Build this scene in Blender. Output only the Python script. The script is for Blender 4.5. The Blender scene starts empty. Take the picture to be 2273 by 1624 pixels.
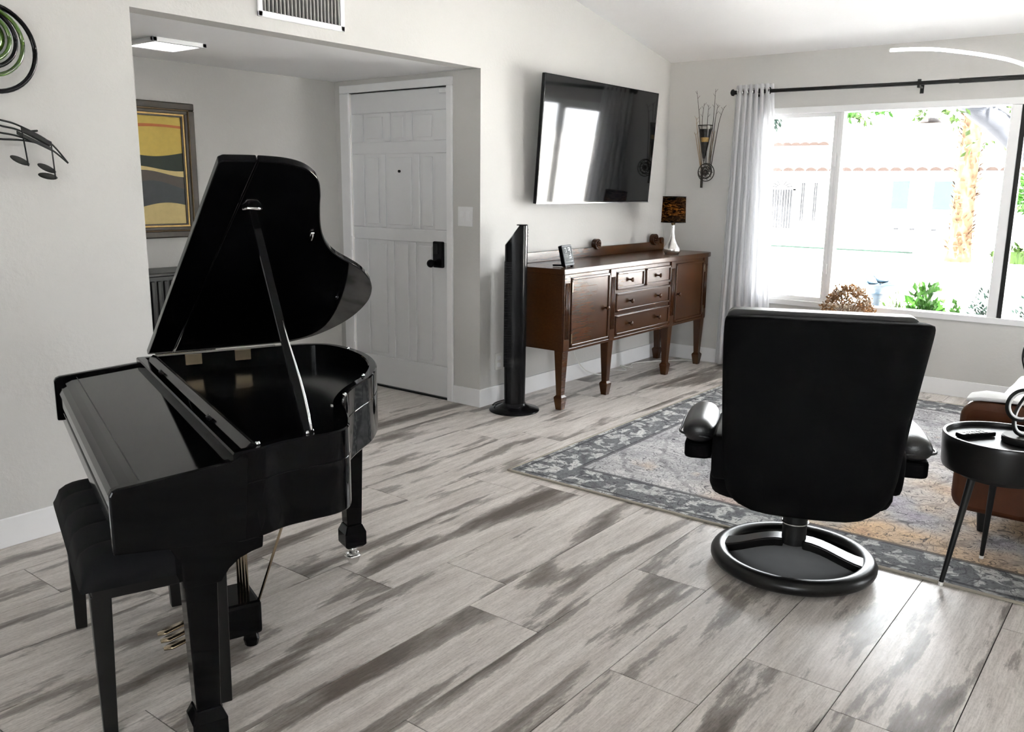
import bpy, bmesh, math, random
from mathutils import Vector, Matrix
random.seed(7)
PI = math.pi
R = math.radians
sc = bpy.context.scene
col = sc.collection

# ------------------------------------------------------------------ camera, world, light, exposure
F_PX = 1921.53
YAW, PITCH, ROLL = 0.9102, 0.2043, 0.0113
fw = Vector((math.sin(YAW) * math.cos(PITCH), math.cos(YAW) * math.cos(PITCH), -math.sin(PITCH)))
rt = Vector((math.cos(YAW), -math.sin(YAW), 0))
up = rt.cross(fw)
cr, sr = math.cos(ROLL), math.sin(ROLL)
rt, up = cr * rt + sr * up, -sr * rt + cr * up
cam_data = bpy.data.cameras.new('camera')
cam_data.sensor_fit = 'HORIZONTAL'
cam_data.sensor_width = 36.0
cam_data.lens = 36.0 * F_PX / 2273.0
cam_data.clip_start, cam_data.clip_end = 0.05, 300
cam = bpy.data.objects.new('camera', cam_data)
col.objects.link(cam)
m = Matrix((rt, up, -fw)).transposed().to_4x4()
m.translation = Vector((0, -3.5684, 1.4276))
cam.matrix_world = m
sc.camera = cam

SKY = 10.5
world = bpy.data.worlds.new('world')
sc.world = world
world.use_nodes = True
bgn = world.node_tree.nodes['Background']
bgn.inputs[0].default_value = (0.93, 0.97, 1.0, 1)
bgn.inputs[1].default_value = SKY

sun_d = bpy.data.lights.new('sun', 'SUN')
sun_d.energy = 125.0
sun_d.angle = R(1.5)
sun_d.color = (1.0, 0.96, 0.9)
sun = bpy.data.objects.new('sun', sun_d)
sun.rotation_euler = Vector((0.30, -0.06, -0.95)).to_track_quat('-Z', 'Y').to_euler()
sun.location = (0, 0, 12)
col.objects.link(sun)

def portal(loc, rot, sx, sy):
    d = bpy.data.lights.new('window_portal', 'AREA')
    d.shape = 'RECTANGLE'; d.size, d.size_y = sx, sy
    d.cycles.is_portal = True
    o = bpy.data.objects.new('window_portal', d)
    o.location, o.rotation_euler = loc, rot
    col.objects.link(o)
portal((6.85, -1.93, 1.29), (0, R(90), 0), 1.55, 2.35)      # the picture window
portal((5.80, -6.68, 1.06), (R(90), 0, 0), 1.0, 2.2)         # added patio door, out of view, lets in fill light

portal((-3.68, -5.0, 1.38), (0, R(-90), 0), 1.4, 2.3)        # added side window, out of view, fills from the left
sc.view_settings.view_transform = 'Standard'
sc.view_settings.look = 'None'
sc.view_settings.exposure = 1.42
sc.view_settings.gamma = 1.0
sc.view_settings.use_curve_mapping = False

# ------------------------------------------------------------------ material helpers
class NT:
    def __init__(s, name):
        s.m = bpy.data.materials.new(name); s.m.use_nodes = True
        s.t = s.m.node_tree; s.b = s.t.nodes['Principled BSDF']; s.out = s.t.nodes['Material Output']
    def n(s, typ, **kw):
        nd = s.t.nodes.new(typ)
        for k, v in kw.items():
            if k.startswith('i_'):
                nd.inputs[int(k[2:]) if k[2:].isdigit() else k[2:]].default_value = v
            else:
                setattr(nd, k, v)
        return nd
    def l(s, a, b): s.t.links.new(a, b)
    def math(s, op, a, b=None, c=None, clamp=False):
        nd = s.n('ShaderNodeMath', operation=op); nd.use_clamp = clamp
        for i, v in enumerate((a, b, c)):
            if v is None: continue
            if isinstance(v, (int, float)): nd.inputs[i].default_value = v
            else: s.l(v, nd.inputs[i])
        return nd.outputs[0]
    def mix(s, f, a, b, typ='MIX'):
        nd = s.n('ShaderNodeMix', data_type='RGBA', blend_type=typ)
        for i, v in ((0, f), (6, a), (7, b)):
            if isinstance(v, (int, float)): nd.inputs[i].default_value = v
            elif isinstance(v, tuple): nd.inputs[i].default_value = v if len(v) == 4 else v + (1,)
            else: s.l(v, nd.inputs[i])
        return nd.outputs[2]
    def ramp(s, f, stops, interp='LINEAR'):
        nd = s.n('ShaderNodeValToRGB'); cr_ = nd.color_ramp; cr_.interpolation = interp
        while len(cr_.elements) < len(stops): cr_.elements.new(0.5)
        for e, (p, c) in zip(cr_.elements, stops):
            e.position = p; e.color = c if len(c) == 4 else c + (1,)
        s.l(f, nd.inputs[0]); return nd.outputs[0]
    def noise(s, vec, scale, detail=3, rough=.5, dist=0.0):
        nd = s.n('ShaderNodeTexNoise'); nd.inputs['Scale'].default_value = scale
        nd.inputs['Detail'].default_value = detail; nd.inputs['Roughness'].default_value = rough
        nd.inputs['Distortion'].default_value = dist
        if vec is not None: s.l(vec, nd.inputs['Vector'])
        return nd.outputs[0]
    def bump(s, h, strength, dist=.01):
        nd = s.n('ShaderNodeBump'); nd.inputs['Strength'].default_value = strength
        nd.inputs['Distance'].default_value = dist
        s.l(h, nd.inputs['Height']); s.l(nd.outputs[0], s.b.inputs['Normal'])
    def set(s, color=None, rough=None, metal=None, spec=None, coat=None, sheen=None, trans=None):
        i = s.b.inputs
        if color is not None:
            if isinstance(color, tuple): i['Base Color'].default_value = color + (1,)
            else: s.l(color, i['Base Color'])
        if rough is not None:
            if isinstance(rough, (int, float)): i['Roughness'].default_value = rough
            else: s.l(rough, i['Roughness'])
        if metal is not None: i['Metallic'].default_value = metal
        if spec is not None: i['Specular IOR Level'].default_value = spec
        if coat is not None: i['Coat Weight'].default_value = coat; i['Coat Roughness'].default_value = .08
        if sheen is not None: i['Sheen Weight'].default_value = sheen
        return s
    def obj(s): return s.n('ShaderNodeTexCoord').outputs['Object']

def plain(name, color, rough=.5, metal=0, spec=.5, coat=0, var=.06, vscale=14, bump=0, bscale=200):
    t = NT(name)
    f = t.noise(t.obj(), vscale, 3)
    a = tuple(c * (1 - var) for c in color); b = tuple(min(1, c * (1 + var)) for c in color)
    t.set(t.mix(f, a, b), rough, metal, spec, coat)
    if bump: t.bump(t.noise(t.obj(), bscale, 3), bump, .004)
    return t.m

def wall_mat(name, color, b=.09):
    t = NT(name); o = t.obj()
    f = t.noise(o, 3.0, 2)
    t.set(t.mix(f, tuple(c * .97 for c in color), tuple(c * 1.02 for c in color)), .85, spec=.25)
    k = t.noise(o, 42, 4, .6); k2 = t.ramp(k, [(.42, (0, 0, 0)), (.6, (1, 1, 1))])
    t.bump(k2, b, .006); return t.m

M = {}
M['wall'] = wall_mat('wall_paint', (.61, .60, .578))
M['ceil'] = wall_mat('ceiling_paint', (.93, .93, .935), .06)
M['white'] = plain('white_paint', (.88, .88, .885), .4, var=.02)
M['door'] = plain('door_paint', (.78, .785, .795), .45, var=.02)
M['vinyl'] = plain('white_vinyl', (.84, .84, .84), .3, var=.02)
M['piano'] = plain('black_lacquer', (.002, .002, .0022), .05, spec=.10, var=.1)
M['piano_satin'] = plain('black_satin', (.003, .003, .0033), .16, spec=.2, var=.1)
M['blackwood'] = plain('black_wood', (.006, .0056, .0056), .3, spec=.3, var=.2, vscale=30)
M['blackplastic'] = plain('black_plastic', (.005, .005, .0055), .2, spec=.15, var=.1)
M['mattblack'] = plain('matt_black_metal', (.008, .008, .008), .5, spec=.25, var=.1)
M['chrome'] = plain('chrome', (.8, .8, .8), .12, 1, var=.02)
M['brass'] = plain('aged_brass', (.55, .45, .32), .22, 1, var=.08)
M['steel'] = plain('brushed_steel', (.72, .71, .70), .26, 1, var=.04, vscale=60)
M['velvet'] = plain('black_velvet', (.007, .007, .008), .8, spec=.15, var=.2, bump=.1)
M['leather'] = plain('black_leather', (.010, .010, .011), .36, spec=.5, var=.15, bump=.12, bscale=260)
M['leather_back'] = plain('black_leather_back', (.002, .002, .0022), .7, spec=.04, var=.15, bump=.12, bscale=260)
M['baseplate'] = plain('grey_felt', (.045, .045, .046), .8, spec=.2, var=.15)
M['tan'] = plain('brown_leather', (.060, .0165, .0045), .42, spec=.28, var=.25, vscale=22, bump=.12, bscale=180)
M['throw'] = plain('white_throw', (.82, .82, .81), .9, spec=.1, var=.03, bump=.3, bscale=120)
M['grout'] = plain('dark_grout', (.07, .06, .055), .9, var=.1)
M['gold'] = plain('gilt', (.50, .32, .10), .45, .3, var=.25, vscale=40)
M['bead'] = plain('dull_gilt', (.13, .075, .025), .45, var=.3, vscale=40)
M['darkframe'] = plain('dark_brown_frame', (.026, .015, .006), .45, var=.45, vscale=40)
M['paleplastic'] = plain('pale_plastic', (.72, .71, .68), .4, var=.02)
M['screen'] = plain('dark_screen', (.004, .004, .0045), .06, var=.05)
M['lcd'] = plain('grey_display', (.035, .042, .042), .55, spec=.2, var=.1)
M['twig'] = plain('dark_twig', (.035, .028, .022), .8, var=.3)
M['reed'] = plain('straw_reed', (.35, .24, .13), .7, var=.25)
M['rust'] = plain('dark_wire', (.04, .034, .027), .5, .5, var=.2)
M['cord'] = plain('white_cord', (.7, .69, .66), .5, var=.02)
M['vgap'] = plain('grey_duct', (.03, .03, .028), .7, var=.1)
M['slat'] = plain('grey_slat', (.22, .215, .205), .5, var=.05)
M['stucco'] = wall_mat('white_stucco', (.72, .71, .69), .3)
M['concrete'] = plain('pale_concrete', (.74, .73, .71), .9, var=.05, vscale=2)
M['rooftile'] = plain('pale_clay_tile', (.008, .0055, .0048), .8, spec=.06, var=.12, vscale=6)
M['rooftop'] = plain('pale_roof', (.60, .55, .51), .9, var=.1, vscale=4)
M['bluepane'] = plain('blue_pane', (.011, .017, .020), .5, spec=.1, var=.2, vscale=1.5)
M['iron'] = plain('grey_iron', (.006, .0065, .0075), .5, spec=.06, var=.1)
M['birdbath'] = plain('blue_glaze', (.0028, .0068, .011), .35, spec=.06, var=.3, vscale=12)
M['bark'] = plain('grey_bark', (.013, .014, .0165), .9, spec=.06, var=.35, vscale=9, bump=.4, bscale=30)
M['palm'] = plain('palm_bark', (.032, .020, .012), .9, spec=.06, var=.5, vscale=9)
M['leaf1'] = plain('bright_leaf', (.0055, .021, .002), .5, spec=.06, var=.6, vscale=8)
M['leaf2'] = plain('blue_leaf', (.0022, .0062, .0046), .5, spec=.06, var=.5, vscale=8)
M['leaf3'] = plain('olive_leaf', (.006, .0135, .0018), .5, spec=.06, var=.5, vscale=8)
M['dryleaf'] = plain('dried_petal', (.32, .17, .07), .8, var=.6, vscale=30)
M['drystem'] = plain('dried_stem', (.30, .20, .12), .8, var=.3, vscale=30)
M['pale_dry'] = plain('pale_dried_petal', (.55, .46, .36), .8, var=.3, vscale=30)
M['vase'] = plain('stoneware', (.16, .145, .13), .5, var=.2)
M['brownmetal'] = plain('brown_metal', (.006, .0045, .004), .5, spec=.06, var=.1)
M['signblue'] = plain('sign_blue', (.014, .018, .026), .5, spec=.06, var=.1)

def wood_mat():
    t = NT('dark_walnut'); o = t.obj()
    mp = t.n('ShaderNodeMapping'); mp.inputs['Scale'].default_value = (3.0, 30, 60); t.l(o, mp.inputs[0])
    g = t.noise(mp.outputs[0], 1.6, 5, .6, .25)
    big = t.noise(o, 2.2, 2)
    c = t.ramp(g, [(.3, (.040, .0135, .0037)), (.55, (.048, .0165, .0045)), (.75, (.057, .0205, .0056))])
    c = t.mix(1.0, c, t.ramp(big, [(.3, (.75, .75, .75)), (.7, (1.15, 1.15, 1.15))]), 'MULTIPLY')
    t.set(c, .26, spec=.36); return t.m
M['walnut'] = wood_mat()

def plank_mat():
    t = NT('weathered_wood_tile')
    o = t.obj(); oi = t.n('ShaderNodeObjectInfo')
    rnd = oi.outputs['Random']
    off = t.n('ShaderNodeCombineXYZ')
    t.l(t.math('MULTIPLY', rnd, 37.0), off.inputs[0]); t.l(t.math('MULTIPLY', rnd, 91.0), off.inputs[1])
    va = t.n('ShaderNodeVectorMath', operation='ADD'); t.l(o, va.inputs[0]); t.l(off.outputs[0], va.inputs[1])
    def mp(sx, sy):
        k = t.n('ShaderNodeMapping'); k.inputs['Scale'].default_value = (sx, sy, 1); t.l(va.outputs[0], k.inputs[0]); return k.outputs[0]
    big = t.noise(mp(1.15, 7.5), 1.0, 2.5, .5, .4)
    rag = t.noise(mp(7, 34), 1.0, 6, .7)
    fine = t.noise(mp(16, 190), 1.0, 4, .65)
    spk = t.noise(mp(80, 130), 1.0, 3, .7)
    s1 = t.math('ADD', big, t.math('MULTIPLY', t.math('SUBTRACT', rag, .5), .34))
    s1 = t.math('ADD', s1, t.math('MULTIPLY', t.math('SUBTRACT', rnd, .5), .05))
    dark = t.ramp(s1, [(.535, (0, 0, 0)), (.575, (.6, .6, .6)), (.70, (1, 1, 1))])
    soft = t.noise(mp(2.6, 26), 1.0, 4, .6)
    base = t.mix(t.ramp(soft, [(.35, (0, 0, 0)), (.65, (1, 1, 1))]), (.72, .675, .635), (.53, .485, .45))
    c = t.mix(dark, base, (.125, .102, .087))
    g = t.math('ADD', t.math('MULTIPLY', fine, .6), t.math('MULTIPLY', spk, .4))
    c = t.mix(1.0, c, t.ramp(g, [(.3, (.62, .61, .60)), (.55, (1, 1, 1)), (.75, (1.08, 1.08, 1.08))]), 'MULTIPLY')
    t.set(c, t.ramp(fine, [(.3, (.42, .42, .42)), (.7, (.30, .30, .30))]), spec=.45)
    t.bump(fine, .16, .003)
    return t.m
M['plank'] = plank_mat()

def rug_mat():
    # field pattern in local rug metres; half sizes 1.525 x 1.22
    t = NT('faded_oriental_rug'); o = t.obj()
    sp = t.n('ShaderNodeSeparateXYZ'); t.l(o, sp.inputs[0])
    ax, ay = t.math('ABSOLUTE', sp.outputs[0]), t.math('ABSOLUTE', sp.outputs[1])
    dx, dy = t.math('SUBTRACT', 1.525, ax), t.math('SUBTRACT', 1.30, ay)
    d = t.math('MINIMUM', dx, dy)
    wob = t.noise(o, 9, 4, .6)
    wv = t.n('ShaderNodeVectorMath', operation='SCALE'); wv.inputs[3].default_value = .16
    nn = t.n('ShaderNodeTexNoise'); nn.inputs['Scale'].default_value = 9; t.l(o, nn.inputs['Vector'])
    t.l(nn.outputs['Color'], wv.inputs[0])
    ov = t.n('ShaderNodeVectorMath', operation='ADD'); t.l(o, ov.inputs[0]); t.l(wv.outputs[0], ov.inputs[1])
    def vor(scale, feat='DISTANCE_TO_EDGE'):
        v = t.n('ShaderNodeTexVoronoi', feature=feat); v.inputs['Scale'].default_value = scale
        t.l(ov.outputs[0], v.inputs['Vector']); return v.outputs[0]
    n1 = t.noise(o, 5.5, 2.5, .55, .6); n2 = t.noise(o, 15, 2, .55, .4)
    e1 = t.math('ABSOLUTE', t.math('SINE', t.math('MULTIPLY', n1, 42))); e2 = t.math('ABSOLUTE', t.math('SINE', t.math('MULTIPLY', n2, 26)))
    lines = t.math('MINIMUM', t.math('MULTIPLY', e1, .42), t.math('MULTIPLY', e2, .5))
    ink = t.ramp(lines, [(.02, (1, 1, 1)), (.13, (0, 0, 0))])
    # rings of the medallion
    ln = t.n('ShaderNodeVectorMath', operation='LENGTH')
    sc2 = t.n('ShaderNodeMapping'); sc2.inputs['Scale'].default_value = (1, 1.2, 0); t.l(ov.outputs[0], sc2.inputs[0]); t.l(sc2.outputs[0], ln.inputs[0])
    rings = t.math('SINE', t.math('MULTIPLY', ln.outputs['Value'], 26))
    ringm = t.ramp(rings, [(.86, (0, 0, 0)), (.97, (1, 1, 1))])
    wear = t.noise(o, 3.2, 5, .65)
    fine = t.noise(o, 70, 4, .7)
    light = t.mix(t.ramp(wear, [(.35, (0, 0, 0)), (.65, (1, 1, 1))]), (.60, .585, .58), (.27, .265, .275))
    hue = t.noise(o, 1.7, 2)
    tint = t.ramp(hue, [(.30, (.26, .20, .32)), (.43, (.40, .38, .38)), (.55, (.62, .42, .24)), (.63, (.44, .20, .12))])
    tm = t.math('MULTIPLY', t.ramp(t.math('ADD', t.math('MULTIPLY', sp.outputs[1], -.42), t.math('MULTIPLY', sp.outputs[0], -.30)), [(.10, (0, 0, 0)), (.50, (1, 1, 1))]), .85)
    spot = t.math('MULTIPLY', t.ramp(t.noise(o, 4.3, 3), [(.60, (0, 0, 0)), (.70, (1, 1, 1))]), .35)
    field = t.mix(t.math('MAXIMUM', tm, spot), light, tint)
    motif = t.noise(o, 13, 2.5, .5, .8)
    bl = t.ramp(motif, [(.50, (0, 0, 0)), (.545, (1, 1, 1))])
    border = t.mix(t.math('MULTIPLY', bl, t.ramp(wear, [(.3, (.5, .5, .5)), (.6, (1, 1, 1))])), (.17, .173, .18), (.55, .55, .535))
    inb = t.ramp(d, [(.262, (1, 1, 1)), (.270, (0, 0, 0))])
    c = t.mix(inb, field, border)
    lm = t.math('SUBTRACT', .014, t.math('ABSOLUTE', t.math('SUBTRACT', d, .268)))
    lm2 = t.math('SUBTRACT', .008, t.math('ABSOLUTE', t.math('SUBTRACT', d, .045)))
    lmk = t.math('GREATER_THAN', t.math('MAXIMUM', lm, lm2), 0)
    inkf = t.math('MULTIPLY', t.math('MAXIMUM', t.math('MULTIPLY', ink, .95), t.math('MULTIPLY', ringm, .45)), t.ramp(wob, [(.25, (.25, .25, .25)), (.6, (1, 1, 1))]))
    c = t.mix(t.math('MAXIMUM', inkf, t.math('MULTIPLY', lmk, .75)), c, (.045, .045, .052))
    c = t.mix(1.0, c, t.ramp(fine, [(.3, (.7, .7, .7)), (.65, (1.1, 1.1, 1.1))]), 'MULTIPLY')
    t.set(c, .95, spec=.1); t.bump(fine, .3, .003); return t.m
M['rug'] = rug_mat()
M['rugedge'] = plain('rug_binding', (.30, .27, .22), .9, var=.1, vscale=60)

def glass_mat(name, refl=.9, tint=(1, 1, 1)):
    t = NT(name); t.t.nodes.remove(t.b)
    tr = t.n('ShaderNodeBsdfTransparent'); tr.inputs[0].default_value = tint + (1,)
    gl = t.n('ShaderNodeBsdfGlossy'); gl.inputs['Roughness'].default_value = .01
    fr = t.n('ShaderNodeFresnel'); fr.inputs[0].default_value = 1.45
    mx = t.n('ShaderNodeMixShader'); t.l(t.math('MULTIPLY', fr.outputs[0], refl), mx.inputs[0])
    t.l(tr.outputs[0], mx.inputs[1]); t.l(gl.outputs[0], mx.inputs[2]); t.l(mx.outputs[0], t.out.inputs[0])
    return t.m
M['glass'] = glass_mat('window_glass')
M['vaseglass'] = glass_mat('vase_glass', 1.0, (.93, .92, .9))
M['greenglass'] = plain('green_art_glass', (.05, .10, .015), .12, coat=.5, var=.8, vscale=9)

def emis(name, color, strength):
    t = NT(name); t.set((.8, .8, .8), .4)
    t.b.inputs['Emission Color'].default_value = color + (1,); t.b.inputs['Emission Strength'].default_value = strength
    return t.m
M['led'] = emis('led_strip', (1, .98, .95), 9.0)
M['ledpanel'] = emis('led_panel', (1, .98, .96), 2.2)
M['bulb'] = emis('warm_bulb', (1, .62, .25), 38.0)

def cloth_mat(name, color, trans):
    t = NT(name); t.t.nodes.remove(t.b)
    d = t.n('ShaderNodeBsdfDiffuse'); tl = t.n('ShaderNodeBsdfTranslucent')
    o = t.obj(); f = t.noise(o, 160, 3)
    c = t.mix(f, tuple(x * .93 for x in color), color)
    t.l(c, d.inputs[0]); t.l(c, tl.inputs[0])
    mx = t.n('ShaderNodeMixShader'); mx.inputs[0].default_value = trans
    t.l(d.outputs[0], mx.inputs[1]); t.l(tl.outputs[0], mx.inputs[2]); t.l(mx.outputs[0], t.out.inputs[0]); return t.m
M['curtain'] = cloth_mat('white_curtain', (.94, .94, .95), .6)

def shade_mat():
    t = NT('black_gold_shade'); t.t.nodes.remove(t.b)
    d = t.n('ShaderNodeBsdfDiffuse'); d.inputs[0].default_value = (.012, .009, .007, 1)
    tl = t.n('ShaderNodeBsdfTranslucent')
    mp = t.n('ShaderNodeMapping'); mp.inputs['Scale'].default_value = (30, 30, 110); t.l(t.obj(), mp.inputs[0])
    f = t.noise(mp.outputs[0], 1, 4, .7, .6)
    t.l(t.ramp(f, [(.46, (.006, .004, .002)), (.64, (.42, .30, .14))]), tl.inputs[0])
    mx = t.n('ShaderNodeMixShader'); mx.inputs[0].default_value = .5
    t.l(d.outputs[0], mx.inputs[1]); t.l(tl.outputs[0], mx.inputs[2]); t.l(mx.outputs[0], t.out.inputs[0]); return t.m
M['shade'] = shade_mat()

def stones_mat():
    t = NT('dark_stones'); v = t.n('ShaderNodeTexVoronoi'); v.inputs['Scale'].default_value = 110; t.l(t.obj(), v.inputs['Vector'])
    t.set(t.mix(t.math('POWER', v.outputs[0], .7), (.05, .045, .04), (.004, .004, .004)), .35); return t.m
M['stones'] = stones_mat()
M['goldstones'] = plain('gold_stones', (.5, .33, .10), .35, var=.7, vscale=120)

# ------------------------------------------------------------------ geometry helpers
def B(): return bmesh.new()
def box(bm, x0, x1, y0, y1, z0, z1):
    v = [bm.verts.new(p) for p in ((x0, y0, z0), (x1, y0, z0), (x1, y1, z0), (x0, y1, z0), (x0, y0, z1), (x1, y0, z1), (x1, y1, z1), (x0, y1, z1))]
    for f in ((3, 2, 1, 0), (4, 5, 6, 7), (0, 1, 5, 4), (1, 2, 6, 5), (2, 3, 7, 6), (3, 0, 4, 7)): bm.faces.new([v[i] for i in f])
    return bm
def prism(bm, poly, a0, a1, axis='z'):
    """extrude a 2-D polygon along an axis; z:(x,y) y:(x,z) x:(y,z)"""
    def P(u, w, a): return (u, w, a) if axis == 'z' else ((u, a, w) if axis == 'y' else (a, u, w))
    lo = [bm.verts.new(P(u, w, a0)) for u, w in poly]; hi = [bm.verts.new(P(u, w, a1)) for u, w in poly]
    n = len(poly)
    bm.faces.new(lo); bm.faces.new(hi[::-1])
    for i in range(n): bm.faces.new((lo[i], hi[i], hi[(i + 1) % n], lo[(i + 1) % n]))
    bmesh.ops.recalc_face_normals(bm, faces=bm.faces[:]); return bm
def loft(bm, rings, close=True, caps=True):
    vs = [[bm.verts.new(p) for p in r] for r in rings]
    n = len(rings[0])
    for a, b in zip(vs[:-1], vs[1:]):
        for i in range(n if close else n - 1):
            j = (i + 1) % n
            bm.faces.new((a[i], a[j], b[j], b[i]))
    if caps and close:
        bm.faces.new(vs[0][::-1]); bm.faces.new(vs[-1])
    bmesh.ops.recalc_face_normals(bm, faces=bm.faces[:]); return bm
def tube(bm, pts, r, seg=8, caps=True, flat=None):
    """sweep; r number or list; flat=(w,h) gives a rectangular section w across h"""
    pts = [Vector(p) for p in pts]; rings = []; n0 = None
    for i, p in enumerate(pts):
        t = (pts[min(i + 1, len(pts) - 1)] - pts[max(i - 1, 0)])
        t = t.normalized() if t.length > 1e-9 else Vector((0, 0, 1))
        if n0 is None:
            a = Vector((0, 0, 1)) if abs(t.z) < .9 else Vector((1, 0, 0)); n0 = (a - t * a.dot(t)).normalized()
        else: 
            n0 = n0 - t * n0.dot(t)
            n0 = n0.normalized() if n0.length > 1e-6 else t.orthogonal().normalized()
        b = t.cross(n0); rr = r[i] if isinstance(r, (list, tuple)) else r
        if flat: rings.append([p + n0 * sx * flat[0] / 2 + b * sy * flat[1] / 2 for sx, sy in ((1, 1), (-1, 1), (-1, -1), (1, -1))])
        else: rings.append([p + (n0 * math.cos(2 * PI * k / seg) + b * math.sin(2 * PI * k / seg)) * rr for k in range(seg)])
    return loft(bm, rings, True, caps)
def lathe(bm, prof, seg=32, c=(0, 0, 0)):
    return loft(bm, [[(c[0] + r * math.cos(2 * PI * k / seg), c[1] + r * math.sin(2 * PI * k / seg), c[2] + z) for k in range(seg)] for r, z in prof])
def sphere(bm, c, r, seg=10, sz=1):
    return lathe(bm, [(max(.0006, r * math.sin(PI * k / seg)), -r * sz * math.cos(PI * k / seg)) for k in range(seg + 1)], seg + 2, c)
def torus(bm, c, R_, r, axis='z', seg=36, s2=8, a0=0, a1=2 * PI):
    pts = []
    for k in range(seg + 1):
        a = a0 + (a1 - a0) * k / seg; u, w = R_ * math.cos(a), R_ * math.sin(a)
        pts.append((c[0] + u, c[1] + w, c[2]) if axis == 'z' else ((c[0] + u, c[1], c[2] + w) if axis == 'y' else (c[0], c[1] + u, c[2] + w)))
    return tube(bm, pts, r, s2)
def rrect(x0, x1, y0, y1, r, n=5):
    out = []
    for cx, cy, a in ((x1 - r, y1 - r, 0), (x0 + r, y1 - r, 90), (x0 + r, y0 + r, 180), (x1 - r, y0 + r, 270)):
        for k in range(n + 1):
            q = R(a + 90 * k / n); out.append((cx + r * math.cos(q), cy + r * math.sin(q)))
    return out
def smooth_poly(pts, n=6, closed=False):
    P = [Vector(p) for p in pts]; out = []; N = len(P)
    rng = range(N) if closed else range(N - 1)
    for i in rng:
        p0 = P[(i - 1) % N] if closed or i > 0 else P[i]; p1 = P[i]; p2 = P[(i + 1) % N]
        p3 = P[(i + 2) % N] if closed or i + 2 < N else p2
        for k in range(n):
            t = k / n
            out.append(.5 * ((2 * p1) + (-p0 + p2) * t + (2 * p0 - 5 * p1 + 4 * p2 - p3) * t * t + (-p0 + 3 * p1 - 3 * p2 + p3) * t ** 3))
    if not closed: out.append(P[-1])
    return [tuple(v) for v in out]

def finish(o, smooth, bevel, sub):
    if smooth:
        for f in o.data.polygons: f.use_smooth = True
    if bevel:
        md = o.modifiers.new('bevel', 'BEVEL'); md.width = bevel; md.segments = 2; md.limit_method = 'ANGLE'; md.angle_limit = R(40)
        if smooth is None:
            for f in o.data.polygons: f.use_smooth = False
    if sub:
        md = o.modifiers.new('subdivision', 'SUBSURF'); md.levels = sub; md.render_levels = sub
def obj(name, bm, mat, parent=None, smooth=False, bevel=0, sub=0, loc=None, auto=None):
    me = bpy.data.meshes.new(name); bm.to_mesh(me); bm.free()
    o = bpy.data.objects.new(name, me); col.objects.link(o)
    me.materials.append(M[mat] if isinstance(mat, str) else mat)
    finish(o, smooth, bevel, sub)
    if auto:
        me.set_sharp_from_angle(angle=R(auto))
    if parent is not None: o.parent = parent
    if loc is not None: o.location = loc
    return o
def tag(o, label, cat, group=None, kind=None):
    o['label'] = label; o['category'] = cat
    if group: o['group'] = group
    if kind: o['kind'] = kind
    return o
def thing(name, label, cat, loc=(0, 0, 0), rz=0, group=None, kind=None):
    o = bpy.data.objects.new(name, None); col.objects.link(o); o.empty_display_size = .1
    o.location = loc; o.rotation_euler = (0, 0, rz); return tag(o, label, cat, group, kind)
def inst(src, parent, loc=None, name=None, rot=None, scale=None):
    o = src.copy(); col.objects.link(o); o.parent = parent
    if name: o.name = name
    if loc is not None: o.location = loc
    if rot is not None: o.rotation_euler = rot
    if scale is not None: o.scale = scale
    return o

# ------------------------------------------------------------------ room shell
W, XA, XB, HO, HC, NK, HB = 6.676, 4.247, 2.005, 2.133, 2.434, 1.341, .118
SL = .178; XR = 1.4; ZR = HC + (W - XR) * SL; XL = -3.6; YF = -6.6
def cz(x): return HC + (W - x) * SL if x > XR else ZR - (XR - x) * SL
TH = .12
bm = B()
def wallpoly(x0, x1, z0):
    xs = [x0] + ([XR] if x0 < XR < x1 else []) + [x1]
    return [(x0, z0)] + [(x1, z0)] + [(x, cz(x) + .02) for x in reversed(xs)]
prism(bm, wallpoly(XL, XB, 0), 0, TH, 'y')
prism(bm, wallpoly(XB, XA, HO), 0, TH, 'y')
prism(bm, wallpoly(XA, W + TH, 0), 0, TH, 'y')
tag(obj('wall_back', bm, 'wall'), 'long pale greige wall with the entry opening, television and air vent', 'wall', kind='structure')
# window wall
WY0, WY1, WZ0, WZ1 = -.80, -3.07, .541, 2.036
bm = B()
for y0, y1, z0, z1 in ((WY0, TH, 0, HC + .02), (YF, WY1, 0, HC + .02), (WY1, WY0, 0, WZ0), (WY1, WY0, WZ1, HC + .02)): box(bm, W, W + TH, y0, y1, z0, z1)
tag(obj('wall_right', bm, 'wall'), 'greige wall that holds the wide picture window', 'wall', kind='structure')
SY0, SY1, SZ0, SZ1 = -6.1, -3.9, .7, 2.05
bm = B()
for y0, y1, z0, z1 in ((SY1, TH, 0, cz(XL) + .02), (YF, SY0, 0, cz(XL) + .02), (SY0, SY1, 0, SZ0), (SY0, SY1, SZ1, cz(XL) + .02)): box(bm, XL - TH, XL, y0, y1, z0, z1)
tag(obj('wall_left', bm, 'wall'), 'plain greige end wall behind the camera on the left', 'wall', kind='structure')
bm = B(); DX0, DX1, DZ = 5.35, 6.25, 2.12
prism(bm, wallpoly(XL - TH, DX0, 0), YF - TH, YF, 'y'); prism(bm, wallpoly(DX0, DX1, DZ), YF - TH, YF, 'y'); prism(bm, wallpoly(DX1, W + TH, 0), YF - TH, YF, 'y')
tag(obj('wall_front', bm, 'wall'), 'greige wall behind the camera with an opening for the added patio door', 'wall', kind='structure')
bm = B()
prism(bm, [(XR, ZR), (W + TH, cz(W + TH)), (W + TH, cz(W + TH) + .2), (XR, ZR + .2), (XL - TH, cz(XL - TH) + .2), (XL - TH, cz(XL - TH))], YF - TH, TH, 'y')
tag(obj('ceiling', bm, 'ceil'), 'white vaulted ceiling sloping down to the window wall', 'ceiling', kind='structure')
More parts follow.
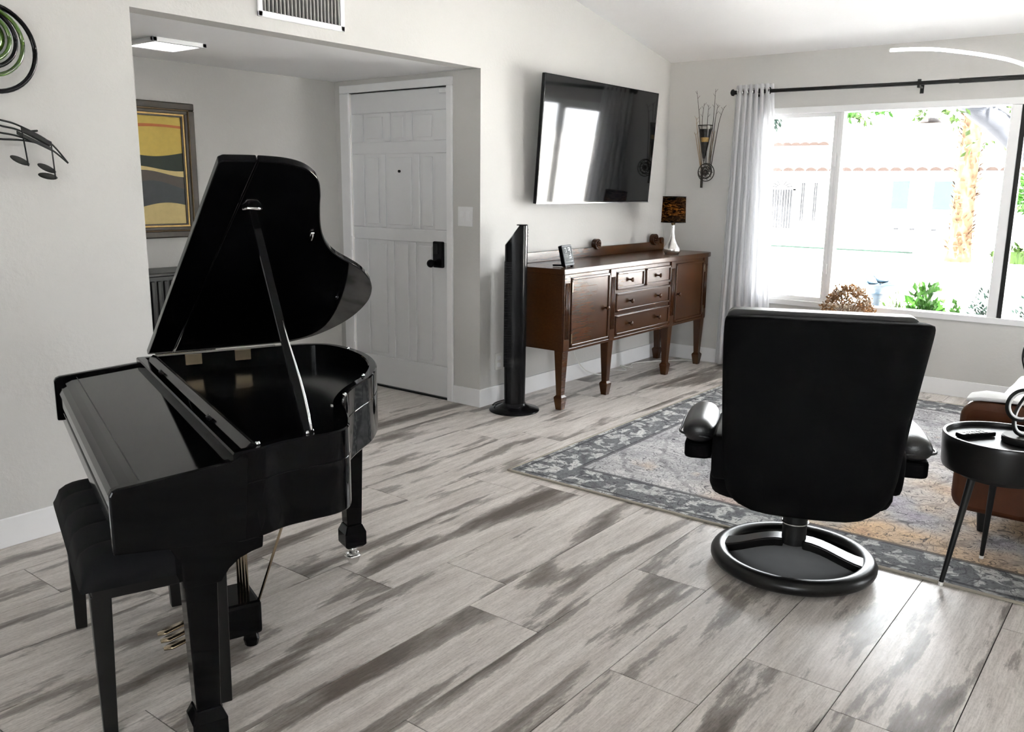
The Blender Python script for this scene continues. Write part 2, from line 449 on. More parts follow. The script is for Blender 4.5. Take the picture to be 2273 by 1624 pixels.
# entry nook
bm = B(); box(bm, .3, XA + TH, NK, NK + TH, 0, HO + .1)
tag(obj('wall_entry_back', bm, 'wall'), 'shaded greige back wall of the entry nook', 'wall', kind='structure')
bm = B(); box(bm, .18, .3, TH, NK + TH, 0, HO + .1)
tag(obj('wall_entry_left', bm, 'wall'), 'greige end wall of the entry nook hidden by the long wall', 'wall', kind='structure')
DY0, DY1, DG = .270, 1.194, 2.05
bm = B(); box(bm, XA, XA + TH, TH, DY0, 0, HO); box(bm, XA, XA + TH, DY1, NK, 0, HO); box(bm, XA, XA + TH, DY0, DY1, DG, HO)
tag(obj('wall_entry_right', bm, 'wall'), 'narrow greige wall around the white front door', 'wall', kind='structure')
bm = B(); box(bm, .18, XA + TH, TH, NK + TH, HO, HO + .1)
tag(obj('ceiling_entry', bm, 'ceil'), 'low flat white ceiling of the entry nook', 'ceiling', kind='structure')

# floor with single planks
bm = B(); box(bm, XL - TH, W + TH, YF - TH, NK + TH, -.12, -.0035)
floor = tag(obj('floor', bm, 'grout'), 'weathered grey wood-look plank tile floor', 'floor', kind='structure')
PW, PL, PG = .2965, 1.238, .0016
rows = {1: 3.95, 2: 1.897, 3: 2.032, 4: 2.319, 5: 2.11, 6: 2.737, 7: 2.068, 8: 2.388, 9: 2.284, 10: 3.115}
bm = B(); box(bm, -PL / 2 + PG, PL / 2 - PG, -PW / 2 + PG, PW / 2 - PG, -.012, 0)
pl_me = None
k = -6
while True:
    y1 = -.27 - PW * k; y0 = y1 - PW
    if y1 < YF: break
    if y0 < NK and y1 > NK + .02: y1c = NK
    else: y1c = y1
    if y0 >= NK: k += 1; continue
    x0 = rows.get(k, random.uniform(1.2, 2.4)); 
    x = x0 - PL * 6
    while x < W:
        xa, xb = max(x, XL), min(x + PL, W); ya, yb = max(y0, YF), min(y1, NK)
        if yb > TH + .01: xa = max(xa, .3); xb = min(xb, XA)
        if xb - xa > .05:
            b2 = B()
            cx, cy = (xa + xb) / 2, (ya + yb) / 2
            box(b2, xa - cx + PG, xb - cx - PG, ya - cy + PG, yb - cy - PG, -.012, 0)
            obj('plank', b2, 'plank', floor, loc=(cx, cy, 0))
        x += PL
    k += 1
bm.free()

# baseboards
def baseboard(name, boxes, label):
    b = B()
    for a in boxes: box(b, *a)
    tag(obj(name, b, 'white', bevel=.003), label, 'baseboard', kind='structure')
T = .014
baseboard('baseboard_left', [(XL, XB, -T, 0, 0, HB)], 'white baseboard along the wall behind the piano bench')
baseboard('baseboard_back', [(XA, W - T, -T, 0, 0, HB), (XA - T, XA, -T, .222, 0, HB)], 'white baseboard below the television and round the entry corner')
baseboard('baseboard_right', [(W - T, W, YF, 0, 0, HB)], 'white baseboard below the picture window')
baseboard('baseboard_entry', [(.3, XA, NK - T, NK, 0, HB)], 'white baseboard at the back of the entry nook')

# ------------------------------------------------------------------ front door
door = thing('door_1', 'white six-panel front door with black electronic lock in the entry nook', 'door', (XA, .731, 0), kind='structure')
x_face = .006
yl, yr = 1.1877 - .731, .2759 - .731
b = B()
# slab with recessed panels: rows of (z0,z1,[y ranges])
def yy(v): return v - .731
pan = [(1.716, 1.905, [(1.069, .860), (.803, .660), (.597, .403)]),
       (1.139, 1.636, [(1.069, .905), (.859, .590), (.535, .398)]),
       (.225, 1.053, [(1.043, .840), (.785, .630), (.575, .408)])]
box(b, x_face + .012, x_face + .045, yr, yl, .014, 2.043)
slab = obj('door_slab', b, 'door', door)
# stiles and rails stand proud of the field, laid as strips around every panel
zc = [.014, .225, 1.053, 1.139, 1.636, 1.716, 1.905, 2.043]
b = B()
for z0, z1 in ((.014, .225), (1.053, 1.139), (1.636, 1.716), (1.905, 2.043)): box(b, x_face, x_face + .013, yr, yl, z0, z1)
for z0, z1, ps in pan:
    edges = [yl] + [yy(v) for p in ps for v in p] + [yr]
    for i in range(0, len(edges), 2):
        a, c = edges[i + 1], edges[i]
        if c - a > .003: box(b, x_face, x_face + .013, a, c, z0, z1)
obj('door_rails', b, 'door', door, bevel=.006)
for z0, z1, ps in pan:
    for ya, yb in ps:
        b = B(); g = .022
        prism(b, [(yy(yb) + g, z0 + g), (yy(ya) - g, z0 + g), (yy(ya) - g, z1 - g), (yy(yb) + g, z1 - g)], x_face + .003, x_face + .014, 'x')
        obj('door_panel', b, 'door', door, bevel=.008)
b = B()
c1, c2, czt = .2239 - .731, 1.2785 - .731, 2.1004
box(b, -.018, 0, c1, yr - .003, 0, 2.048); box(b, -.018, 0, yl + .003, c2, 0, 2.048); box(b, -.018, 0, c1, c2, 2.048, czt)
obj('door_casing', b, 'white', door, bevel=.005)
b = B(); box(b, -.004, .05, yr, yl, 2.0435, 2.0475); box(b, .0, .05, yr, yl, 0, .012)
obj('door_gap', b, 'mattblack', door)
b = B(); box(b, -.02, x_face, yy(.395), yy(.307), .895, 1.068)
lock = obj('lock_plate', b, 'blackplastic', door, bevel=.008)
b = B(); tube(b, [(-.02, yy(.372), .925), (-.05, yy(.372), .925)], .014, 12); sphere(b, (-.062, yy(.372), .925), .027, 10)
obj('door_knob', b, 'blackplastic', door, smooth=True)
b = B(); box(b, -.026, -.02, yy(.385), yy(.345), .985, 1.055); obj('keypad', b, 'screen', lock, bevel=.003)
b = B(); tube(b, [(x_face + .008, yy(.718), 1.52), (-.001, yy(.718), 1.52)], .009, 14); obj('peephole', b, 'mattblack', door)
for z in (1.80, 1.02, .25):
    b = B(); tube(b, [(-.008, yy(1.192), z - .05), (-.008, yy(1.192), z + .05)], .007, 8); obj('hinge', b, 'white', door)
b = B(); box(b, -.006, .004, yy(.345), yy(.285), 2.005, 2.035); obj('door_contact', b, 'white', door, bevel=.004)

# ------------------------------------------------------------------ picture window
win = thing('window_1', 'wide white vinyl three-part picture window facing the street', 'window', (W, (WY0 + WY1) / 2, WZ0), kind='structure')
oy, oz = -(WY0 + WY1) / 2, -WZ0
def wbox(name, mat, parent, boxes, bevel=.003):
    b = B()
    for x0, x1, y0, y1, z0, z1 in boxes: box(b, x0, x1, y0 + oy, y1 + oy, z0 + oz, z1 + oz)
    return obj(name, b, mat, parent, bevel=bevel)
FR = .046
wbox('window_frame', 'vinyl', win, [(-.012, .09, WY1, WY1 + FR, WZ0, WZ1), (-.012, .09, WY0 - FR, WY0, WZ0, WZ1), (-.012, .09, WY1, WY0, WZ0, WZ0 + .042), (-.012, .09, WY1, WY0, WZ1 - FR, WZ1)])
wbox('mullion', 'vinyl', win, [(.002, .07, -1.434, -1.408, WZ0 + .04, WZ1 - FR), (.012, .07, -1.408, -1.392, WZ0 + .04, WZ1 - FR)])
wbox('mullion', 'vinyl', win, [(.002, .07, -2.575, -2.512, WZ0 + .04, WZ1 - FR)])
sash = wbox('sash', 'vinyl', win, [(.015, .05, -1.392, -1.36, WZ0 + .042, WZ1 - FR), (.015, .05, WY0 - FR - .03, WY0 - FR, WZ0 + .042, WZ1 - FR), (.015, .05, -1.36, WY0 - FR, WZ0 + .042, WZ0 + .075), (.015, .05, -1.36, WY0 - FR, WZ1 - FR - .03, WZ1 - FR)])
sash2 = wbox('sash', 'mattblack', win, [(.0, .06, -2.605, -2.577, WZ0 + .042, WZ1 - FR)], 0)
sash2['label'] = 'dark edge of the right sliding sash'
wbox('latch', 'vinyl', sash, [(-.004, .016, -1.40, -1.385, 1.60, 1.70)]); wbox('latch', 'vinyl', sash, [(-.004, .016, -1.40, -1.385, .80, .88)])
for y0, y1, x in ((-1.36, WY0 - FR, .032), (-2.512, -1.434, .05), (WY1 + FR, -2.605, .032)):
    wbox('window_pane', 'glass', win, [(x, x + .004, y0, y1, WZ0 + .042, WZ1 - FR)], 0)
# patio door added behind the camera to light the room
pd = thing('added_patio_door', 'unseen glazed patio door added behind the camera for fill light', 'window', ((DX0 + DX1) / 2, YF, 0), kind='structure')
hw = (DX1 - DX0) / 2
b = B(); box(b, -hw, -hw + .07, -.1, 0, 0, DZ); box(b, hw - .07, hw, -.1, 0, 0, DZ); box(b, -hw, hw, -.1, 0, DZ - .07, DZ); box(b, -hw, hw, -.1, 0, 0, .05); box(b, -.05, .05, -.1, 0, 0, DZ)
obj('door_frame', b, 'vinyl', pd)
for a, c in ((-hw + .07, -.05), (.05, hw - .07)):
    b = B(); box(b, a, c, -.06, -.055, .05, DZ - .07); obj('window_pane', b, 'glass', pd)

w3 = thing('added_side_window', 'unseen white side window added in the end wall for fill light', 'window', (XL, (SY0 + SY1) / 2, SZ0), kind='structure')  # side window added out of view to brighten the room from the left
b = B(); h_ = (SY1 - SY0) / 2; zt_ = SZ1 - SZ0
for a in ((-h_, -h_ + .05, 0, zt_), (h_ - .05, h_, 0, zt_), (-h_, h_, 0, .05), (-h_, h_, zt_ - .05, zt_), (-.03, .03, 0, zt_)): box(b, -.09, .01, a[0], a[1], a[2], a[3])
obj('window_frame', b, 'vinyl', w3)
for a, c in ((-h_ + .05, -.03), (.03, h_ - .05)):
    b = B(); box(b, -.06, -.055, a, c, .05, zt_ - .05); obj('window_pane', b, 'glass', w3)

# ------------------------------------------------------------------ air vent, switch, outlets
vent = thing('air_vent', 'white return air grille high on the wall above the entry', 'vent', (2.894, 0, 2.19))
b = B(); VW, VH = .264, .36
for a in ((-VW, VW, 0, .028), (-VW, VW, VH - .028, VH), (-VW, -VW + .028, 0, VH), (VW - .028, VW, 0, VH)): box(b, a[0], a[1], -.012, 0, a[2], a[3])
obj('vent_frame', b, 'white', vent, bevel=.004)
b = B(); box(b, -VW + .02, VW - .02, -.002, -.0005, .02, VH - .02); obj('duct_backing', b, 'vgap', vent)
b = B(); box(b, -.0045, .0045, -.011, -.002, .026, VH - .026); s0 = obj('slat', b, 'slat', vent)
nsl = 21
for i in range(nsl):
    x = -VW + .04 + (2 * VW - .08) * i / (nsl - 1)
    if i == 0: s0.location = (x, 0, 0); s0.rotation_euler = (0, 0, R(12))
    else: inst(s0, vent, (x, 0, 0), rot=(0, 0, R(12)))

sw = thing('light_switch', 'pale double rocker switch plate beside the front door', 'switch', (XA, .121, 1.236))
b = B(); box(b, -.006, 0, -.062, .062, -.062, .062); obj('switch_plate', b, 'vinyl', sw, bevel=.003)
for y in (-.026, .026):
    b = B(); prism(b, [(-.005, -.034), (-.012, 0), (-.007, .034), (-.004, .034), (-.004, -.034)], y - .015, y + .015, 'y'); obj('rocker', b, 'white', sw, bevel=.001)

def outlet(x, z, label):
    o = thing('wall_outlet', label, 'outlet', (x, 0, z), group='wall outlets under the television')
    b = B(); box(b, -.036, .036, -.006, 0, -.057, .057); obj('outlet_plate', b, 'paleplastic', o, bevel=.003)
    for dz in (-.024, .024):
        b = B(); prism(b, rrect(-.016, .016, dz - .014, dz + .014, .008), -.009, -.005, 'y'); obj('socket', b, 'white', o)
    return o
outlet(4.44, .28, 'pale wall outlet behind the black tower fan')
outlet(5.30, .30, 'pale wall outlet under the wooden sideboard')

# ------------------------------------------------------------------ entry ceiling light
lt = thing('ceiling_light', 'square flush LED panel light on the entry ceiling', 'light', (2.60, .745, HO))
b = B()
for a in ((-.15, .15, -.15, -.125), (-.15, .15, .125, .15), (-.15, -.125, -.15, .15), (.125, .15, -.15, .15)): box(b, a[0], a[1], a[2], a[3], -.022, 0)
obj('light_frame', b, 'white', lt, bevel=.003)
b = B(); box(b, -.126, .126, -.126, .126, -.018, -.006); obj('diffuser', b, 'ledpanel', lt)

# ------------------------------------------------------------------ framed print (plain abstract stand-in)
pic = thing('framed_print', 'abstract yellow and grey print in a dark gilt frame', 'picture', (2.80, NK, 1.10))
PWd, PHt = .31, .795
def frame_ring(i0, i1, y0, y1):
    b = B()
    for x0, x1, z0, z1 in ((-PWd + i0, PWd - i0, i0, i1), (-PWd + i0, PWd - i0, PHt - i1, PHt - i0), (-PWd + i0, -PWd + i1, i1, PHt - i1), (PWd - i1, PWd - i0, i1, PHt - i1)): box(b, x0, x1, y0, y1, z0, z1)
    return b
obj('outer_frame', frame_ring(0, .042, -.028, 0), 'darkframe', pic, bevel=.006)
obj('frame_bead', frame_ring(.040, .047, -.034, 0), 'bead', pic, bevel=.003)
obj('frame_cove', frame_ring(.045, .066, -.024, 0), 'darkframe', pic, bevel=.004)
obj('gilt_fillet', frame_ring(.064, .076, -.018, 0), 'gold', pic, bevel=.002)
obj('inner_fillet', frame_ring(.075, .084, -.014, 0), 'darkframe', pic)
def pcol(n, c): M[n] = plain(n, c, .7, var=.12, vscale=30)
pcol('print_yellow', (.60, .44, .10)); pcol('print_pale', (.62, .49, .22)); pcol('print_slate', (.055, .062, .065)); pcol('print_green', (.022, .032, .022)); pcol('print_taupe', (.085, .072, .062)); pcol('print_white', (.62, .62, .60)); pcol('print_rust', (.50, .16, .05))
b = B(); box(b, -.23, .23, -.006, -.001, .08, PHt - .08); sheet = obj('print_sheet', b, 'print_yellow', pic)
def blob(pts, mat, lay):
    b = B(); prism(b, smooth_poly(pts, 5, True), -.006 - .0004 * lay, -.006 - .0004 * (lay - 1), 'y'); obj('print_shape', b, mat, sheet)
def band(z0, z1, a0, a1, ph, mat, lay):
    n_ = 24; xs_ = [-.228 + .456 * k / n_ for k in range(n_ + 1)]
    lo_ = [(x, z0 + a0 * math.sin(x * 11 + ph)) for x in xs_]; hi_ = [(x, z1 + a1 * math.sin(x * 9 + ph * 1.7)) for x in reversed(xs_)]
    b = B(); prism(b, lo_ + hi_, -.006 - .0004 * lay, -.006 - .0004 * (lay - 1), 'y'); obj('print_band', b, mat, sheet)
band(.082, .20, 0, .02, .3, 'print_pale', 1)
band(.19, .33, .02, .03, .4, 'print_slate', 2)
band(.31, .40, .03, .02, 1.4, 'print_taupe', 3)
band(.38, .42, .02, .015, 2.0, 'print_pale', 4)
band(.41, .50, .015, .02, 2.6, 'print_green', 5)
band(.645, .66, .006, .006, .6, 'print_rust', 2)

# dark cabinet in the nook
cab = thing('entry_cabinet', 'black ribbed cabinet below the framed print in the entry', 'cabinet', (2.62, 1.17, 0))
b = B(); box(b, -.36, .36, -.14, .15, .06, .905); obj('cabinet_body', b, 'blackwood', cab, bevel=.004)
b = B(); box(b, -.375, .375, -.155, .155, .905, .925); obj('cabinet_top', b, 'blackwood', cab, bevel=.004)
for x in (-.32, .32):
    for y in (-.11, .11):
        b = B(); box(b, x - .02, x + .02, y - .02, y + .02, 0, .062); obj('foot', b, 'blackwood', cab)
for i in range(18):
    x = -.335 + .67 * i / 17
    b = B(); box(b, x - .012, x + .012, -.150, -.14, .09, .88); obj('rib', b, 'blackwood', cab, bevel=.004)

# ------------------------------------------------------------------ wall art on the left
art = thing('glass_wall_art', 'round green and black glass ring plate on the left wall', 'wall art', (1.44, 0, 1.90))
b = B(); torus(b, (0, -.045, 0), .152, .009, 'y', 48, 8); obj('outer_ring', b, 'blackplastic', art, smooth=True)
for i, (r_, dx, dz, mt) in enumerate(((.118, -.01, .022, 'greenglass'), (.098, -.015, .030, 'blackplastic'), (.080, -.02, .034, 'greenglass'))):
    b = B(); torus(b, (dx, -.050 - .004 * i, dz), r_, .008, 'y', 40, 8); obj('glass_ring', b, mt, art, smooth=True)
b = B(); lathe(b, [(.001, 0), (.064, .004), (.068, .009), (.05, .013), (.001, .016)], 32)
d0 = obj('glass_disc', b, 'greenglass', art, smooth=True, loc=(-.022, -.045, .036)); d0.rotation_euler = (R(90), 0, 0)
b = B(); tube(b, [(-.02, 0, .03), (-.02, -.05, .03)], .012, 10); obj('wall_peg', b, 'mattblack', art)

notes = thing('music_note_art', 'black metal music notes on curved staff lines on the left wall', 'wall art', (1.45, 0, 1.43))
def wp(px, py): return (px * .00157 + (py - 268) * -.0001, 1.645 - 1.43 - (py - 268) * .00156)
def staff(p, w=.006, y=-.05):
    q = [(wp(*a)[0], y, wp(*a)[1]) for a in p]; b = B(); tube(b, smooth_poly([(-.30, y, q[0][2] - .06)] + q, 6), .0035, 6); obj('staff_line', b, 'mattblack', notes)
staff([(-60, 262), (0, 268), (40, 279), (105, 312), (150, 362)])
staff([(-60, 272), (0, 281), (40, 290), (106, 322)])
staff([(-60, 293), (0, 297), (40, 304), (106, 325)])
staff([(-60, 314), (0, 311), (60, 313), (106, 328), (150, 362)])
def beam(a, c, h, y):
    (x0, z0), (x1, z1) = wp(*a), wp(*c); b = B(); prism(b, [(x0, z0), (x1, z1), (x1, z1 - h), (x0, z0 - h)], y - .004, y + .002, 'y'); obj('note_beam', b, 'mattblack', notes)
beam((38, 278), (107, 312), .016, -.060); beam((28, 290), (107, 326), .013, -.060)
for a, c in (((38, 278), (52, 372)), ((106, 312), (115, 402))):
    (x0, z0), (x1, z1) = wp(*a), wp(*c); b = B(); tube(b, [(x0, -.062, z0), (x1, -.062, z1)], .003, 6); obj('note_stem', b, 'mattblack', notes)
for px, py in ((33, 359), (95, 376), (97, 395)):
    x, z = wp(px, py); b = B(); sphere(b, (0, 0, 0), .037, 10); o = obj('note_head', b, 'mattblack', notes, smooth=True, loc=(x, -.060, z)); o.scale = (1, .12, .32); o.rotation_euler = (0, R(24 if px != 97 else 10), 0)
for x in (-.1, .12):
    b = B(); tube(b, [(x, 0, .185), (x, -.05, .185)], .004, 6); obj('wall_standoff', b, 'mattblack', notes)

# ------------------------------------------------------------------ grand piano  (local: s along length, t across, origin under the case)
TH_P = R(-20); PU = Vector((math.cos(TH_P), math.sin(TH_P), 0)); PV = Vector((-math.sin(TH_P), math.cos(TH_P), 0))
S0, T0 = 1.90, -.71
pl = PU * S0 + PV * T0
piano = thing('baby_grand_piano', 'glossy black baby grand piano with its lid propped open', 'piano', (pl.x, pl.y, 0), TH_P)
def q(s, t): return (s - S0, t - T0)
near = [(1.70, -1.375), (1.765, -1.362), (1.83, -1.335), (1.90, -1.325), (1.965, -1.318), (2.012, -1.292), (2.043, -1.232), (2.072, -1.145), (2.098, -1.048), (2.135, -.965), (2.186, -.888), (2.245, -.820), (2.312, -.745), (2.384, -.622), (2.428, -.500), (2.448, -.370), (2.440, -.230), (2.402, -.120), (2.330, -.068), (2.22, -.050)]
outer = [(1.432, -1.375)] + smooth_poly(near, 4) + [(1.432, -.050)]
op = [q(*p) for p in outer]
inner_src = [(1.755, -1.335)] + [(s, t) for s, t in smooth_poly(near, 4)[6:]]
def inset(poly, d):
    n = len(poly); out = []
    for i in range(n):
        p0, p1, p2 = Vector(poly[i - 1]), Vector(poly[i]), Vector(poly[(i + 1) % n])
        e1, e2 = (p1 - p0).normalized(), (p2 - p1).normalized()
        nn = Vector((-(e1 + e2).y, (e1 + e2).x)).normalized(); out.append(tuple(p1 + nn * d / max(.4, nn.dot(Vector((-e1.y, e1.x))))))
    return out
body_poly = [(1.70, -1.375)] + smooth_poly(near, 4)[1:] + [(1.70, -.050)]
bp_l = [q(*p) for p in body_poly]
b = B(); prism(b, bp_l, .590, .735); obj('case', b, 'piano', piano, bevel=.004, smooth=True, auto=35)
# rim: outer wall minus inset
ins = inset(bp_l, .030)
n = len(bp_l); b = B()
rings = [[(x, y, .735) for x, y in bp_l], [(x, y, .808) for x, y in bp_l], [(x, y, .812) for x, y in inset(bp_l, .004)], [(x, y, .812) for x, y in inset(bp_l, .026)], [(x, y, .808) for x, y in ins], [(x, y, .735) for x, y in ins]]
loft(b, rings, True, False); obj('rim', b, 'piano', piano, smooth=True, auto=40)
b = B(); prism(b, [p for p in ins], .7352, .742); obj('soundboard_cover', b, 'piano_satin', piano)
# keyboard end: bed, cheeks, key lid
b = B(); box(b, 1.445 - S0, 1.71 - S0, -1.36 - T0, -.065 - T0, .615, .66); obj('keybed', b, 'piano', piano, bevel=.004)
prof_cheek = [(1.430, .618), (1.720, .592), (1.735, .80), (1.720, .805), (1.700, .795), (1.448, .771), (1.436, .766), (1.430, .755)]
for t0, t1 in ((-1.376, -1.350), (-.074, -.048)):
    b = B(); prism(b, [(s - S0, z) for s, z in prof_cheek], t0 - T0, t1 - T0, 'y'); obj('cheek', b, 'piano', piano, bevel=.004)
lidp = [(1.715, .787), (1.482, .764), (1.460, .758), (1.446, .744), (1.440, .722), (1.440, .690), (1.452, .690), (1.452, .72), (1.458, .738), (1.47, .746), (1.715, .770)]
b = B(); prism(b, [(s - S0, z) for s, z in lidp], -1.349 - T0, -.075 - T0, 'y'); kl = obj('key_lid', b, 'piano', piano, bevel=.002)
b = B(); box(b, 1.499 - S0, 1.5015 - S0, -1.345 - T0, -.08 - T0, .7655, .7668); obj('lid_joint', b, 'mattblack', kl)
b = B(); prism(b, [(s - S0, z) for s, z in [(1.447, .622), (1.455, .685), (1.47, .685), (1.47, .622)]], -1.349 - T0, -.075 - T0, 'y'); obj('key_slip', b, 'piano', piano, bevel=.002)
# music desk folded at the back of the key lid
b = B(); prism(b, [(s - S0, z) for s, z in [(1.712, .788), (1.752, .822), (1.765, .816), (1.765, .79)]], -1.340 - T0, -.08 - T0, 'y'); md_ = obj('music_desk', b, 'piano_satin', piano, bevel=.002)
b = B(); tube(b, [(1.7115 - S0, -1.335 - T0, .7895), (1.7115 - S0, -.085 - T0, .7895)], .0025, 6); obj('desk_edge', b, 'steel', md_)
for t in (-.36, -1.02):
    b = B(); tube(b, [(1.733 - S0, t - T0, .806), (1.724 - S0, t - T0, .818)], .006, 10); obj('desk_knob', b, 'mattblack', md_)
for t0, t1 in ((-.55, -.43), (-.80, -.66)):
    b = B(); box(b, 1.80 - S0, 1.825 - S0, t0 - T0, t1 - T0, .742, .75); obj('speaker_slot', b, 'blackplastic', piano, bevel=.003)
b = B(); prism(b, rrect(1.79 - S0, 1.90 - S0, -1.24 - T0, -1.08 - T0, .04), .742, .748); obj('speaker_plate', b, 'blackplastic', piano)
# raised lid on its hinge line
LA = R(29.0); HZ, HT = .818, -.052
lid_out = [(1.738, .0), (1.738, 1.352), (1.748, 1.362), (1.83, 1.363), (1.90, 1.355), (1.955, 1.33), (2.0, 1.28), (2.028, 1.21), (2.052, 1.125), (2.085, 1.02), (2.122, .93), (2.165, .855), (2.21, .80), (2.268, .745), (2.33, .68), (2.39, .59), (2.432, .49), (2.452, .38), (2.443, .25), (2.405, .14), (2.34, .05), (2.25, .0)]
lid_s = [(1.738, 0), (1.738, 1.352)] + smooth_poly(lid_out[2:], 4)
lidroot = bpy.data.objects.new('lid', bpy.data.meshes.new('lid'))
def lid_local(s, w, h): return (s - S0, (HT - T0) - w * math.cos(LA) + h * math.sin(LA), HZ + w * math.sin(LA) + h * math.cos(LA))
def lidpiece(name, pts, h0, h1, mat, par, bev=.003):
    b = B(); lo = [b.verts.new(lid_local(s, w, h0)) for s, w in pts]; hi = [b.verts.new(lid_local(s, w, h1)) for s, w in pts]
    b.faces.new(lo); b.faces.new(hi[::-1]); nn = len(pts)
    for i in range(nn): b.faces.new((lo[i], hi[i], hi[(i + 1) % nn], lo[(i + 1) % nn]))
    bmesh.ops.recalc_face_normals(b, faces=b.faces[:]); return obj(name, b, mat, par, bevel=bev, smooth=True, auto=35)
cut = 1.828
lid = lidpiece('lid', [(cut + .0015, 0)] + [(cut + .0015, 1.363)] + [p for p in lid_s if p[0] > cut + .004], 0, .019, 'piano', piano)
lidpiece('lid_front_flap', [(1.738, 0), (1.738, 1.352)] + [p for p in lid_s[2:] if p[0] < cut - .004] [:6] + [(cut - .0015, 1.363), (cut - .0015, 0)], 0, .019, 'piano', piano)
for s, w in ((1.863, 1.135),):
    b = B(); 
    pts = [lid_local(s - .022, w, -.004), lid_local(s - .012, w + .012, -.010), lid_local(s + .012, w + .012, -.010), lid_local(s + .022, w, -.004)]
    tube(b, pts, .006, 8); obj('prop_socket', b, 'chrome', lid, smooth=True)
b = B(); tube(b, [lid_local(2.07, .985, -.003), lid_local(2.075, .945, -.006)], .006, 8); obj('lid_catch', b, 'chrome', lid, smooth=True)
p0 = Vector((1.905 - S0, -1.300 - T0, .812)); p1 = Vector(lid_local(1.863, 1.135, -.012))
b = B(); tube(b, [p0.lerp(p1, k / 6) for k in range(7)], 0, flat=(.020, .012)); prop = obj('prop_stick', b, 'piano', piano, bevel=.002)
side = (PU * 0 + Vector((0.009, -.006, 0)))
b = B(); tube(b, [p0.lerp(p1, k) + side + Vector((.004 * math.sin(k * 9), 0, 0)) for k in (0, .08, .16, .24, .32, .40, .5)], [.0045, .0045, .0045, .004, .003, .0024, .0012], 6); obj('prop_rod', b, 'chrome', prop, smooth=True)
b = B(); sphere(b, p0 + Vector((.012, .008, .004)), .007, 8); sphere(b, p0 + Vector((-.002, 0, .002)), .007, 8); obj('prop_pivot', b, 'chrome', piano, smooth=True)
for s in (1.89, 2.07):
    b = B(); x, y = q(s, -.086); box(b, x - .03, x + .03, y, y + .006, .772, .812); h = obj('lid_hinge', b, 'brass', piano, bevel=.001)
b = B(); x, y = q(1.76, -.066); box(b, x, x + .44, y, y + .01, .812, .816); obj('hinge_rail', b, 'steel', piano)
for s, t in ((2.14, -.975), (2.29, -.755), (2.425, -.26), (1.775, -1.345)):
    x, y = q(s, t + (.012 if t < -.3 else -.005)); b = B(); lathe(b, [(.001, .010), (.005, .0095), (.0065, .005), (.0065, 0)], 10, (x - .006, y, .811)); obj('lid_bumper', b, 'chrome', piano, smooth=True)
b = B(); x, y = q(2.13, -1.0); tube(b, [(x - .02, y, .79), (x - .05, y + .01, .79)], .011, 10); obj('headphone_jack', b, 'steel', piano, smooth=True)
# legs
def piano_leg(s, t, ztop, front):
    x, y = q(s, t); b = B()
    def ring(h, z, sq=1): return [(x + h * a, y + h * c * sq, z) for a, c in ((-1, -1), (1, -1), (1, 1), (-1, 1))]
    loft(b, [ring(.029, .165), ring(.040, ztop)])
    loft(b, [ring(.030, .072), ring(.042, .085), ring(.042, .135), ring(.030, .165)])
    leg = obj('leg', b, 'piano', piano, bevel=.004)
    b = B(); tube(b, [(x, y, .072), (x, y, .045)], .014, 10)
    torus(b, (x, y, .034), .026, .007, 'z', 20, 8, R(20), R(320)); obj('caster_yoke', b, 'steel', leg, smooth=True)
    b = B(); tube(b, [(x, y - .012, .022), (x, y + .012, .022)], .022, 16); obj('caster_wheel', b, 'steel', leg, smooth=True, auto=40)
    return leg
piano_leg(1.615, -1.318, .60, True); piano_leg(1.615, -.108, .60, True); piano_leg(2.366, -.395, .60, False)
for t in (-1.318, -.108):
    prof = [(1.50, .618), (1.765, .592), (1.762, .562), (1.735, .556), (1.705, .545), (1.680, .525), (1.66, .495), (1.574, .495), (1.572, .56), (1.55, .60)]
    b = B(); prism(b, [(s - S0, z) for s, z in prof], t - .045 - T0, t + .045 - T0, 'y'); obj('leg_corbel', b, 'piano', piano, bevel=.004)
# pedal lyre
tl = -.745
b = B(); x, y = q(1.845, tl); prism(b, [(x - .075, y - .085), (x + .05, y - .085), (x + .05, y + .085), (x - .075, y + .085)], .045, .155); lyre = obj('pedal_box', b, 'piano', piano, bevel=.012)
b = B(); lathe(b, [(.02, 0), (.025, .02), (.02, .047)], 12, (x + .02, y - .05, 0)); obj('pedal_box_foot', b, 'piano', lyre)
for i in range(4):
    tt = y - .055 + .037 * i; b = B(); tube(b, [(x + .015, tt, .15), (x + .015, tt, .60)], .0045, 8); obj('lyre_rod', b, 'brass', lyre, smooth=True)
b = B(); x2, y2 = q(2.06, -.80); tube(b, [(x + .05, y - .03, .12), (x2, y2, .60)], .0045, 8); obj('lyre_brace', b, 'brass', lyre, smooth=True)
for i in range(3):
    tt = y - .05 + .05 * i; b = B()
    loft(b, [[(x - .07, tt - .008, .075), (x - .07, tt + .008, .075), (x - .07, tt + .008, .082), (x - .07, tt - .008, .082)], [(x - .16, tt - .012, .070), (x - .16, tt + .012, .070), (x - .16, tt + .012, .078), (x - .16, tt - .012, .078)], [(x - .215, tt - .018, .058), (x - .215, tt + .018, .058), (x - .215, tt + .018, .064), (x - .215, tt - .018, .064)], [(x - .24, tt - .008, .055), (x - .24, tt + .008, .055), (x - .24, tt + .008, .060), (x - .24, tt - .008, .060)]])
    obj('pedal', b, 'brass', lyre, smooth=True)

